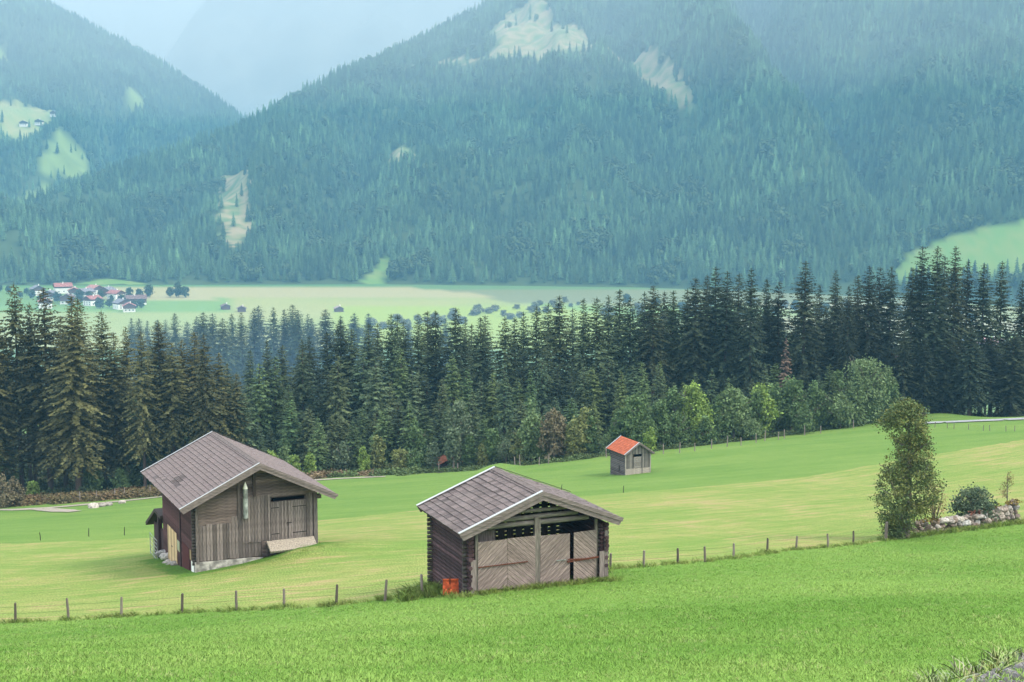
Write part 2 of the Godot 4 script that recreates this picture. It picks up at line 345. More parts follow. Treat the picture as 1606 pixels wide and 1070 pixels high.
func make_materials() -> void:
	T.grain = noise_tex(3, 0.02, 4, 0.72, 1.0, 1.9)
	T.fine = noise_tex(5, 0.05, 3, 0.6, 1.0, 1.5)
	T.patch = noise_tex(8, 0.012, 4, 0.62, 1.0, 1.7)
	T.turf = noise_tex(9, 0.09, 3, 0.62, 1.0, 1.5, 512)
	M.bark = mat(lin(0.12, 0.092, 0.080), 0.95, T.fine, Vector3(2, 0.5, 2), 2.0)
	M.bark_pale = mat(lin(0.20, 0.18, 0.15), 0.95, T.fine, Vector3(2, 0.5, 2), 2.0)
	M.needles = leafy(lin(1, 1, 1), 0.2)
	M.tones = []
	for q in [[0.55, 0.56, 0.56], [0.7, 0.72, 0.7], [0.85, 0.83, 0.74], [0.78, 0.86, 0.84], [1.0, 1.0, 0.95], [0.95, 0.86, 0.72]]: M.tones.append(leafy(lin(q[0], q[1], q[2]), 0.2))
	M.leaves = leafy(lin(1, 1, 1), 0.5)
	M.hill_trees = leafy(lin(1, 1, 1), 0.0)
	M.hill = mat(lin(1, 1, 1), 0.95)
	M.grass = leafy(lin(1, 1, 1), 0.8)
	M.far_rock = mat(lin(0.16, 0.17, 0.16), 0.95, T.patch, Vector3(0.0012, 0.0022, 0.0012), 0.0, true)
	M.dirt = mat(lin(0.38, 0.34, 0.28), 0.95, T.fine, Vector3(0.4, 0.4, 0.4), 0.0, true)

# ---------------------------------------------------------------- ground
func build_land() -> void:
	bumps = [[-12.4, -82.2, 2.0, 0.42], [-10.2, -83.6, 2.6, 0.3], [-2.0, -190.0, 2.6, 1.0], [-75.0, -186.0, 3.5, 1.3], [72.0, -236.0, 6.0, 1.2]]
	# colours of the turf, one texel each 0.36 m
	var x0 := -170.0; var sx := 380.0; var z0 := 8.0; var sz := 352.0
	var N := 2048
	var im := Image.create(N, N, false, Image.FORMAT_RGB8)
	var na := FastNoiseLite.new(); na.seed = 21; na.frequency = 1.0; na.fractal_octaves = 3
	var nb := FastNoiseLite.new(); nb.seed = 33; nb.frequency = 0.05; nb.fractal_octaves = 3
	var nc := FastNoiseLite.new(); nc.seed = 35; nc.frequency = 0.35; nc.fractal_octaves = 2
	var barn_frame := Transform3D(Basis(Vector3.UP, 0.44165), Vector3(-14.86, 0, -81.302)).affine_inverse()
	var bytes := PackedByteArray()
	bytes.resize(N * N * 3)
	var fd := PackedFloat32Array(); var md := PackedFloat32Array(); var ed := PackedFloat32Array()
	for i in N:
		var x := x0 + sx * (i + 0.5) / N
		fd.append(fence_d(x)); md.append(mown_d(x)); ed.append(edge_d(x))
	for j in N:
		var d := -(z0 - sz * (j + 0.5) / N)
		for i in N:
			var x := x0 + sx * (i + 0.5) / N
			var b := nb.get_noise_2d(x, d)
			var f := nc.get_noise_2d(x, d)
			var r: float; var g: float; var bl: float
			if d < fd[i] + f * 0.5:
				var k := clampf(0.5 + b * 0.8 + f * 0.3, 0.0, 1.0)
				r = lerpf(0.135, 0.205, k); g = lerpf(0.265, 0.34, k); bl = lerpf(0.040, 0.066, k)
			elif d < md[i] + f * 0.5:
				var s := (d - fd[i]) / (md[i] - fd[i])
				var st := na.get_noise_2d(x * 0.045, s * 26.0)
				var st2 := na.get_noise_2d(x * 0.12 + 40.0, s * 70.0)
				var st3 := na.get_noise_2d(x * 0.55, s * 130.0)
				var k := clampf(0.5 + st * 0.42 + st2 * 0.4 + b * 0.55 + st3 * 0.32 + f * 0.25, 0.0, 1.0)
				r = lerpf(0.19, 0.33, k); g = lerpf(0.30, 0.352, k); bl = lerpf(0.065, 0.115, k)
				var dry := clampf((st2 * 0.7 + f * 0.4 + b * 0.4 - 0.26) * 4.0, 0.0, 1.0)
				r = lerpf(r, 0.40, dry); g = lerpf(g, 0.335, dry); bl = lerpf(bl, 0.155, dry)
				if st3 > 0.34 and st2 < 0.1:
					r *= 0.78; g *= 0.82; bl *= 0.75
			elif d < ed[i] + f * 2.0:
				var st := na.get_noise_2d(x * 0.04 + 9.0, d * 0.22)
				var st3 := na.get_noise_2d(x * 0.4 + 77.0, d * 1.1)
				var k := clampf(0.5 + st * 0.5 + b * 0.5 + st3 * 0.45, 0.0, 1.0)
				r = lerpf(0.13, 0.195, k); g = lerpf(0.245, 0.30, k); bl = lerpf(0.048, 0.07, k)
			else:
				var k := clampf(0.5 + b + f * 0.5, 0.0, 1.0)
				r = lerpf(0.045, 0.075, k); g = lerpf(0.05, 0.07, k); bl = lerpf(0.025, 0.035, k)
			if d > 72.0 and d < 96.0 and x > -28.0 and x < -5.0:
				# uncut turf round the barn
				var l := barn_frame * Vector3(x, 0, -d)
				var far := maxf(maxf(absf(l.x) - 3.7, 0.0), maxf(l.z + 1.0, -10.4 - l.z))
				if l.x > 0.0 and l.z > -4.0: far = minf(far, Vector2((l.x - 3.2) / 1.5, (l.z + 0.6) / 0.9).length())
				var kk := clampf((1.5 + f * 0.9 - far) * 2.0, 0.0, 1.0)
				r = lerpf(r, 0.115, kk); g = lerpf(g, 0.235, kk); bl = lerpf(bl, 0.036, kk)
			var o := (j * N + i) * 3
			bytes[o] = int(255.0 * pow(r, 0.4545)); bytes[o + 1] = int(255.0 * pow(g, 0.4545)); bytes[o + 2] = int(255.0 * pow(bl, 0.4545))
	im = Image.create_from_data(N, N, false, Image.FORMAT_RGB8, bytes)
	var tm := StandardMaterial3D.new()
	tm.albedo_texture = ImageTexture.create_from_image(im)
	tm.roughness = 0.95; tm.metallic_specular = 0.15
	tm.detail_enabled = true
	tm.detail_blend_mode = BaseMaterial3D.BLEND_MODE_MUL
	tm.detail_albedo = T.turf
	tm.detail_uv_layer = BaseMaterial3D.DETAIL_UV_2
	tm.heightmap_enabled = false
	M.turf = tm
	var b := MB.new()
	var step := 1.6
	var nx := int(sx / step); var nz := int(sz / step)
	for j in nz + 1:
		for i in nx + 1:
			var x := x0 + sx * i / nx
			var z := z0 - sz * j / nz
			b.vert(Vector3(x, ground(x, z), z), Vector3.UP, Color.WHITE)
			b.uv.append(Vector2(float(i) / nx, float(j) / nz))
			b.uv2.append(Vector2(x * 0.17, z * 0.17))
	grid_faces(b, nx, nz)
	struct_(part(b, "meadow", M.turf, self))
	# valley floor
	var vb := MB.new()
	var rows := []
	var d := 320.0
	while d < 2400.0:
		rows.append(d); d *= 1.025
	for d2 in rows:
		for i in 121:
			var x: float = lerpf(-0.62, 0.62, i / 120.0) * d2
			var y := ground(x, -d2) - (0.6 if d2 < 360.0 else 0.0)
			vb.vert(Vector3(x, y, -d2), Vector3.UP, valley_col(x, d2))
	grid_faces(vb, 120, rows.size() - 1)
	M.valley = mat(lin(1, 1, 1), 0.95)
	struct_(part(vb, "valley_floor", M.valley, self))
func grid_faces(b: MB, nx: int, nz: int) -> void:
	for j in nz:
		for i in nx:
			var k := j * (nx + 1) + i
			b.ix.append_array([k, k + nx + 1, k + 1, k + 1, k + nx + 1, k + nx + 2])
	# smooth normals
	for j in nz + 1:
		for i in nx + 1:
			var k := j * (nx + 1) + i
			var l := b.v[k - 1] if i > 0 else b.v[k]
			var r := b.v[k + 1] if i < nx else b.v[k]
			var u := b.v[k - nx - 1] if j > 0 else b.v[k]
			var w := b.v[k + nx + 1] if j < nz else b.v[k]
			var nn := (r - l).cross(u - w).normalized()
			b.n[k] = nn if nn.y > 0.0 else -nn
	# clockwise seen from above
	var t := b.ix
	for k in range(0, t.size(), 3):
		var a := b.v[t[k]]; var p := b.v[t[k + 1]]; var q := b.v[t[k + 2]]
		if (q - a).cross(p - a).y < 0.0:
			var s := t[k + 1]; t[k + 1] = t[k + 2]; t[k + 2] = s
	b.ix = t
func valley_col(x: float, d: float) -> Color:
	var a := x / d
	var n := hill_noise.get_noise_2d(x * 0.8, d * 0.8)
	if d < 1000.0: return Color(0.09, 0.15, 0.04)
	if x + (d - 1500.0) * 0.5 > -40.0 + n * 60.0:
		if d > 1600.0: return Color(0.08, 0.15, 0.05)
		if d > 1420.0: return Color(0.13, 0.15, 0.07)
		return Color(0.22, 0.21, 0.11).lerp(Color(0.15, 0.24, 0.06), clampf(0.5 + n * 2.0, 0, 1))
	var edge := 1470.0 - (a + 0.28) * 260.0
	if a > -0.21: edge = 1480.0
	if d > 1650.0: return Color(0.07, 0.15, 0.045)
	if a < -0.29 and d > 1380.0: return Color(0.10, 0.18, 0.045)
	if d > edge: return Color(0.26, 0.24, 0.115)
	if a < -0.205 and d > 1330.0: return Color(0.12, 0.21, 0.05)
	if d < 1395.0 and a > -0.13: return Color(0.21, 0.27, 0.05)
	return Color(0.235, 0.245, 0.085).lerp(Color(0.20, 0.24, 0.075), clampf(0.5 + n * 2.0, 0, 1))

# ---------------------------------------------------------------- mountains
func in_any(polys: Array, p: Vector2) -> int:
	for k in polys.size():
		if Geometry2D.is_point_in_polygon(p, polys[k]): return k
	return -1
func to_polys(l: Array) -> Array:
	var out := []
	for q in l:
		var pl := PackedVector2Array()
		for k in range(0, q.size(), 2): pl.append(Vector2(q[k], q[k + 1]))
		out.append(pl)
	return out
func hill_sheet(called: String, hf: Callable, a0: float, a1: float, na: int, t0: Array, t1: Array, nd: int, colour: Callable) -> void:
	var b := MB.new()
	for j in nd + 1:
		for i in na + 1:
			var a := lerpf(a0, a1, float(i) / na)
			var d := lerpf(lerp_table(t0, a) - 40.0, lerp_table(t1, a) * 1.06, float(j) / nd)
			var x := a * d
			b.vert(Vector3(x, hf.call(x, d), -d), Vector3.UP, colour.call(x, -d))
	grid_faces(b, na, nd)
	struct_(part(b, called, M.hill, self))
func build_mountains() -> void:
	var bare := to_polys(CLEAR)
	var green := to_polys(MEADOW)
	var lgreen := to_polys(LMEADOW)
	var pn := FastNoiseLite.new(); pn.seed = 77; pn.frequency = 0.035; pn.fractal_octaves = 4
	var floor_col := Color(0.05, 0.075, 0.03)
	hill_sheet("mountain", main_h, -0.58, 0.56, 260, MD0, MD1, 200, func(x, z):
		var p := Vector2(x, z)
		var q := pn.get_noise_2d(x, z)
		if in_any(bare, p + Vector2(q, pn.get_noise_2d(z, x)) * 22.0) >= 0:
			return Color(0.25, 0.205, 0.12).lerp(Color(0.10, 0.15, 0.055), clampf(0.45 + q * 2.0, 0, 1))
		if in_any(green, p) >= 0: return Color(0.11, 0.20, 0.05).lerp(Color(0.15, 0.21, 0.06), clampf(0.5 + q * 1.5, 0, 1))
		return floor_col)
	hill_sheet("hillside", left_h, -0.62, -0.10, 90, LD0, LD1, 80, func(x, z):
		var k := in_any(lgreen, Vector2(x, z))
		var q := pn.get_noise_2d(x * 0.6, z * 0.6)
		if k == 0: return Color(0.25, 0.25, 0.10).lerp(Color(0.16, 0.22, 0.07), clampf(0.4 + q * 1.6, 0, 1))
		if k > 0: return Color(0.15, 0.21, 0.06) * (1.0 + q * 0.4)
		return floor_col)
	# the pale ranges closing the valley
	far_range("far_mountain", 4900.0, [-0.62, 380, -0.30, 260, -0.262, 330, -0.2445, 529, -0.226, 705, -0.208, 852, -0.15, 1020, 0.6, 1040], 3)
	far_range("far_mountain", 7000.0, [-0.62, 1280, -0.2, 1280, 0.6, 1200], 9)
	# white mist standing in the side valley behind the main ridge
	var mist := FogVolume.new()
	mist.name = "valley_mist"
	mist.shape = RenderingServer.FOG_VOLUME_SHAPE_BOX
	mist.size = Vector3(4200, 1500, 5600)
	mist.position = Vector3(-1300, 560, -6700)
	var fm := FogMaterial.new()
	fm.albedo = Color(1.0, 0.97, 0.94); fm.density = 0.00026
	mist.material = fm
	add_child(mist)
	stuff(mist, "white mist hanging in the side valley behind the ridge", "mist")
	var low := FogVolume.new()
	low.name = "wood_mist"
	low.shape = RenderingServer.FOG_VOLUME_SHAPE_BOX
	low.size = Vector3(900, 84, 270)
	low.position = Vector3(0, -84, -445)
	var lm := FogMaterial.new()
	lm.albedo = Color(0.62, 0.82, 1.0); lm.density = 0.0007
	low.material = lm
	add_child(low)
	stuff(low, "blue morning haze lying below the wood", "mist")
	var high := FogVolume.new()
	high.name = "high_mist"
	high.shape = RenderingServer.FOG_VOLUME_SHAPE_BOX
	high.size = Vector3(6000, 800, 3700)
	high.position = Vector3(0, 530, -3150)
	var hm := FogMaterial.new()
	hm.albedo = Color(1.0, 0.985, 0.97); hm.density = 0.00011
	high.material = hm
	add_child(high)
	stuff(high, "thin bright haze on the upper mountain slopes", "mist")
	# ---- forest on the slopes
	var kinds := [hill_conifer(1), hill_conifer(2), hill_conifer(3)]
	var leaf := hill_broad()
	var xf := [[], [], [], []]
	var cl := [[], [], [], []]
	var pat := FastNoiseLite.new(); pat.seed = 91; pat.frequency = 0.006; pat.fractal_octaves = 3
	for which in 2:
		var hf: Callable = main_h if which == 0 else left_h
		var t0: Array = MD0 if which == 0 else LD0
		var t1: Array = MD1 if which == 0 else LD1
		var d := 1240.0 if which == 0 else 2260.0
		while d < (3950.0 if which == 0 else 4000.0):
			var stp := 7.8 if d < 2300.0 else 9.0
			var x := -0.54 * d
			var lim := (0.50 if which == 0 else -0.165) * d
			while x < lim:
				var px := x + rf(-0.45, 0.45) * stp
				var pd := d + rf(-0.45, 0.45) * stp
				x += stp
				var a := px / pd
				if pd < lerp_table(t0, a) + 4.0 or pd > lerp_table(t1, a) * 1.015: continue
				var p := Vector2(px, -pd)
				var y: float = hf.call(px, pd)
				if y > (300.0 / 2200.0 + 0.012) * pd + 20.0: continue
				if which == 0:
					if in_any(green, p) >= 0: continue
					if in_any(bare, p + Vector2(0, -34)) >= 0 and rng.randf() < 0.75: continue
					if in_any(bare, p + Vector2(pn.get_noise_2d(px, -pd), pn.get_noise_2d(-pd, px)) * 22.0) >= 0 and rng.randf() < 0.9: continue
				elif (in_any(lgreen, p) >= 0 or in_any(lgreen, p + Vector2(0, -30)) >= 0) and rng.randf() < 0.95: continue
				var n := pat.get_noise_2d(px, pd)
				if n < -0.42 and rng.randf() < 0.7: continue
				var bl := n + pat.get_noise_2d(px * 2.5 + 700.0, pd * 2.5) > 0.5
				if rng.randf() < 0.03: bl = true
				var h := rf(13.0, 24.0) * (1.0 + 0.25 * pat.get_noise_2d(px * 1.6 + 99.0, pd * 1.6))
				var k := rng.randi() % 3
				var tint := (rf(0.5, 1.6) if rng.randf() > 0.05 else rf(1.6, 2.3)) * (1.0 + 0.6 * pat.get_noise_2d(px + 300.0, pd - 800.0))
				var colr := Color(0.060, 0.108, 0.050) * tint
				var wd := h * rf(1.35, 1.95)
				if bl:
					k = 3; h = rf(11.0, 18.0); wd = h * rf(0.9, 1.2)
					colr = Color(0.060, 0.092, 0.036) * rf(0.75, 1.3)
				xf[k].append(Transform3D(Basis(Vector3.UP, rf(0, TAU)).scaled(Vector3(wd, h, wd)), Vector3(px, y - 0.4, -pd)))
				cl[k].append(colr)
			d += stp
	var names := ["mountain_forest", "mountain_forest", "mountain_forest", "mountain_grove"]
	var labels := ["dense dark spruce forest covering the hazy mountain slopes", "spruce forest mixed over the same hazy mountain slopes", "slender spruces scattered through the hazy mountain forest", "paler rounded broadleaf trees among the spruces on the mountain"]
	var total := 0
	for k in 4:
		var mm := MultiMesh.new()
		mm.transform_format = MultiMesh.TRANSFORM_3D
		mm.use_colors = true
		mm.mesh = kinds[k] if k < 3 else leaf
		mm.instance_count = xf[k].size()
		for i in xf[k].size():
			mm.set_instance_transform(i, xf[k][i]); mm.set_instance_color(i, cl[k][i])
		total += xf[k].size()
		var o := MultiMeshInstance3D.new()
		o.name = numbered(names[k])
		o.multimesh = mm; o.material_override = M.hill_trees
		add_child(o)
		stuff(o, labels[k], "forest")
	print("hill trees ", total)
func far_range(called: String, d: float, crest: Array, sd: int) -> void:
	var b := MB.new()
	var fn := FastNoiseLite.new(); fn.seed = sd; fn.frequency = 0.0012; fn.fractal_octaves = 5
	var na := 140; var nd := 60
	for j in nd + 1:
		var t := float(j) / nd
		for i in na + 1:
			var a := lerpf(-0.6, 0.6, float(i) / na)
			var dd := d * (1.0 + t * 0.32)
			var x := a * dd
			var top := lerp_table(crest, a)
			var y := -140.0 + (top + 140.0) * pow(t, 0.9) + sin(PI * t) * fn.get_noise_2d(x, dd) * 380.0 + fn.get_noise_2d(x * 2.0 + 50.0, 7.0) * 90.0 * t
			b.vert(Vector3(x, y, -dd), Vector3.UP, Color.WHITE)
	grid_faces(b, na, nd)
	struct_(part(b, called, M.far_rock, self))
# one metre high, skirts of ragged boughs
func hill_conifer(sd: int) -> ArrayMesh:
	var g := RandomNumberGenerator.new(); g.seed = sd
	var b := MB.new()
	b.tube([Vector3.ZERO, Vector3(0, 0.25, 0)], [0.014, 0.01], 4, Color(0.6, 0.5, 0.6), false)
	var tiers := 9
	for k in tiers:
		var t := float(k) / tiers
		var y := 0.08 + 0.92 * pow(t, 0.95)
		var r := (0.155 - 0.02 * sd) * pow(1.0 - t, 0.8) + 0.012
		var top := Vector3(0, y + 0.17 * (1.0 - t * 0.55), 0)
		var m := 7
		var off := g.randf() * TAU
		for s in m:
			var w0 := off + TAU * s / m
			var w1 := off + TAU * (s + 0.5) / m
			var w2 := off + TAU * (s + 1.0) / m
			var r0 := r * g.randf_range(0.35, 0.6)
			var rt := r * g.randf_range(0.8, 1.25)
			var p0 := Vector3(cos(w0) * r0, y + 0.02, sin(w0) * r0)
			var p1 := Vector3(cos(w1) * rt, y - g.randf_range(0.0, 0.05), sin(w1) * rt)
			var p2 := Vector3(cos(w2) * r0, y + 0.02, sin(w2) * r0)
			var c1 := Color.WHITE * g.randf_range(0.75, 1.25)
			b.tri(top, p1, p0, c1); b.tri(top, p2, p1, c1)
	return b.mesh()
func hill_broad() -> ArrayMesh:
	var g := RandomNumberGenerator.new(); g.seed = 6
	var b := MB.new()
	b.tube([Vector3.ZERO, Vector3(0, 0.3, 0)], [0.02, 0.015], 4, Color(0.6, 0.5, 0.4), false)
	for k in 110:
		var u := Vector3(g.randfn(), g.randfn(), g.randfn()).normalized()
		var p := Vector3(u.x * 0.28, 0.56 + u.y * 0.40, u.z * 0.28) * g.randf_range(0.8, 1.08)
		var al := Vector3(g.randfn(), g.randfn(), g.randfn()).normalized()
		al = (al - u * al.dot(u) * 0.6).normalized()
		b.kite(p - al * 0.09, al * 0.18, u.cross(al).normalized() * 0.075, Color.WHITE * g.randf_range(0.7, 1.3))
	return b.mesh()

# ---------------------------------------------------------------- trees
func spruce(sd: int, h: float, base: float, rad: float, col: Color, gap: float, spray: float, dead := 0) -> Array:
	var g := RandomNumberGenerator.new(); g.seed = sd
	var tb := MB.new()
	var r0 := 0.011 * h + 0.05
	var lean := Vector3(g.randf_range(-0.2, 0.2), 0, g.randf_range(-0.2, 0.2))
	tb.tube([Vector3(0, -1.0, 0), Vector3(0, 0.3, 0), lean * 0.4 + Vector3(0, h * 0.4, 0), lean + Vector3(0, h * 0.98, 0)], [r0 * 1.25, r0, r0 * 0.72, 0.02], 7)
	for k in dead:
		var y := g.randf_range(0.12, 0.6) * h
		var w := g.randf() * TAU
		var l := g.randf_range(0.7, 2.2)
		tb.tube([Vector3(0, y, 0), Vector3(cos(w) * l, y - 0.25 * l, sin(w) * l)], [0.035, 0.012], 3, Color(1.2, 1.15, 1.1), false)
	var b := MB.new()
	var y := base * h
	while y < h * 0.985:
		var t := (y - base * h) / (h - base * h)
		var prof := pow(1.0 - t, 0.7) * minf(1.0, 0.72 + t * 2.2) + 0.035
		var m := 7 if t < 0.85 else 5
		var off := g.randf() * TAU
		var ax := lean * (y / h)
		for k in m:
			if g.randf() < 0.07: continue
			var w := off + TAU * (k + g.randf_range(-0.3, 0.3)) / m
			var out := Vector3(cos(w), 0, sin(w))
			var tan := Vector3(-out.z, 0, out.x)
			var L := rad * prof * g.randf_range(0.65, 1.2)
			var el := lerpf(-0.28, 0.55, t) + g.randf_range(-0.12, 0.12)
			var yy := y + g.randf_range(-0.2, 0.2)
			var tone := col * g.randf_range(0.6, 1.45)
			var cnt := clampi(int(L / (spray * 0.26)), 2, 15)
			for q in cnt:
				var s := (q + g.randf_range(0.35, 1.0)) / cnt
				if s < 0.16 and t < 0.6: continue
				var p := ax + Vector3(0, yy, 0) + out * L * s + Vector3(0, L * (el * s - 0.38 * s * s + 0.12 * s * s * s), 0)
				for side in [-1.0, 1.0]:
					var ln := spray * g.randf_range(0.55, 1.1) * (0.55 + 0.45 * (1.0 - s)) * minf(1.0, 0.35 + L / rad)
					var al: Vector3 = (out * g.randf_range(0.35, 0.8) + tan * side * g.randf_range(0.4, 0.9) + Vector3(0, -g.randf_range(0.15, 0.75), 0)).normalized() * ln
					var sv: Vector3 = al.cross(Vector3(g.randf_range(-0.6, 0.6), 1.0, g.randf_range(-0.6, 0.6))).normalized() * ln * g.randf_range(0.22, 0.36)
					b.kite(p, al, sv, tone * g.randf_range(0.8, 1.2))
			var tip := ax + Vector3(0, yy + L * (el - 0.26), 0) + out * L
			b.kite(tip - out * spray * 0.5, out * spray * 0.75 + Vector3(0, -0.1, 0), tan * spray * 0.14, tone * 1.1)
		y += gap * lerpf(1.1, 0.7, t) * g.randf_range(0.8, 1.2)
	b.kite(lean + Vector3(0, h * 0.95, 0), Vector3(0.02, h * 0.05, 0), Vector3(0.1, 0, 0), col)
	b.kite(lean + Vector3(0, h * 0.95, 0), Vector3(0.02, h * 0.05, 0), Vector3(0, 0, 0.1), col)
	return [tb.mesh(), b.mesh(), h]
func limb(tb: MB, p: Vector3, dir: Vector3, l: float, r: float, g: RandomNumberGenerator, depth: int, tips: Array) -> void:
	var mid := p + dir * l * 0.5 + Vector3(g.randfn(), g.randfn() * 0.5, g.randfn()) * l * 0.06
	var end := p + dir * l + Vector3(0, l * 0.06, 0)
	tb.tube([p, mid, end], [r, r * 0.8, r * 0.55], 5, Color.WHITE, false)
	tips.append(end); tips.append(mid)
	if depth <= 0: return
	for k in 3:
		var nd := (dir + Vector3(g.randfn(), g.randfn() * 0.6 + 0.25, g.randfn()) * 0.55).normalized()
		limb(tb, end if k else mid, nd, l * g.randf_range(0.55, 0.8), r * 0.5, g, depth - 1, tips)
# broadleaf: height h, half width w; leaf clumps on an uneven crown
func broadleaf(sd: int, h: float, w: float, col: Color, clumps: int, per: int, leaf: float, low := 0.12, fill := 1.0, top := 0.55) -> Array:
	var g := RandomNumberGenerator.new(); g.seed = sd
	var tb := MB.new()
	var tips := []
	var tr := 0.018 * h + 0.03
	tb.tube([Vector3(0, -0.6, 0), Vector3(0, 0.2, 0), Vector3(0.1, h * 0.35, 0.05), Vector3(0.0, h * 0.8, 0.1)], [tr * 1.4, tr, tr * 0.8, 0.02], 7)
	for k in 7:
		var y := h * g.randf_range(0.2, 0.65)
		var a := TAU * (k + g.randf()) / 7.0
		limb(tb, Vector3(0.05, y, 0.03), Vector3(cos(a), g.randf_range(0.5, 1.1), sin(a)).normalized(), w * g.randf_range(0.5, 0.8), tr * 0.45, g, 1, tips)
	var b := MB.new()
	var nz := FastNoiseLite.new(); nz.seed = sd; nz.frequency = 0.9
	for k in clumps:
		var u := Vector3(g.randfn(), g.randfn(), g.randfn()).normalized()
		var lobe := 1.0 + 0.45 * nz.get_noise_3dv(u * 1.6)
		var s := pow(g.randf(), 0.32)
		var ry := (1.0 - low) * 0.5
		var cy := h * (low + ry)
		var q := Vector3(u.x * w, u.y * ry * h, u.z * w) * s * lobe
		# fuller below the middle, narrowing towards the top
		var ty := clampf((q.y / (ry * h) + 1.0) * 0.5, 0.0, 1.0)
		var nar := lerpf(1.0, top, ty)
		var cpos := Vector3(q.x * nar, cy + q.y * 0.97, q.z * nar)
		var cr := w * g.randf_range(0.16, 0.30)
		var tone := col * g.randf_range(0.72, 1.28)
		for m in int(per * fill):
			var v := Vector3(g.randfn(), g.randfn() * 0.8, g.randfn()) * cr * 0.55
			var al := Vector3(g.randfn(), g.randfn() - 0.3, g.randfn()).normalized()
			var sd2 := al.cross(Vector3(g.randfn(), g.randfn() + 0.4, g.randfn())).normalized()
			var sz := leaf * g.randf_range(0.6, 1.25)
			b.kite(cpos + v, al * sz, sd2 * sz * 0.36, tone * g.randf_range(0.8, 1.2))
	return [tb.mesh(), b.mesh(), h, w]
func tree_at(called: String, label: String, group: String, proto: Array, at: Vector3, h: float, wide: float, bark: Material, leaf: Material) -> Node3D:
	var o := thing(called, label, "tree", at, rf(0, TAU), group)
	put(proto[0], "trunk", bark, o)
	put(proto[1], "crown", leaf, o)
	var s: float = h / proto[2]
	o.scale = Vector3(s * wide, s, s * wide)
	return o
func row(list: Array, called: String, label: String, group: String, protos: Array, wide := 1.0) -> void:
	var k := 0
	for i in range(0, list.size(), 3):
		var pr: Array = protos[rng.randi() % protos.size()]
		tree_at(called, label % nth(k), group, pr, on(list[i], -list[i + 1], -0.15), list[i + 2] * rf(0.94, 1.05), wide * rf(0.8, 1.25), M.bark, M.tones[rng.randi() % 6])
		k += 1
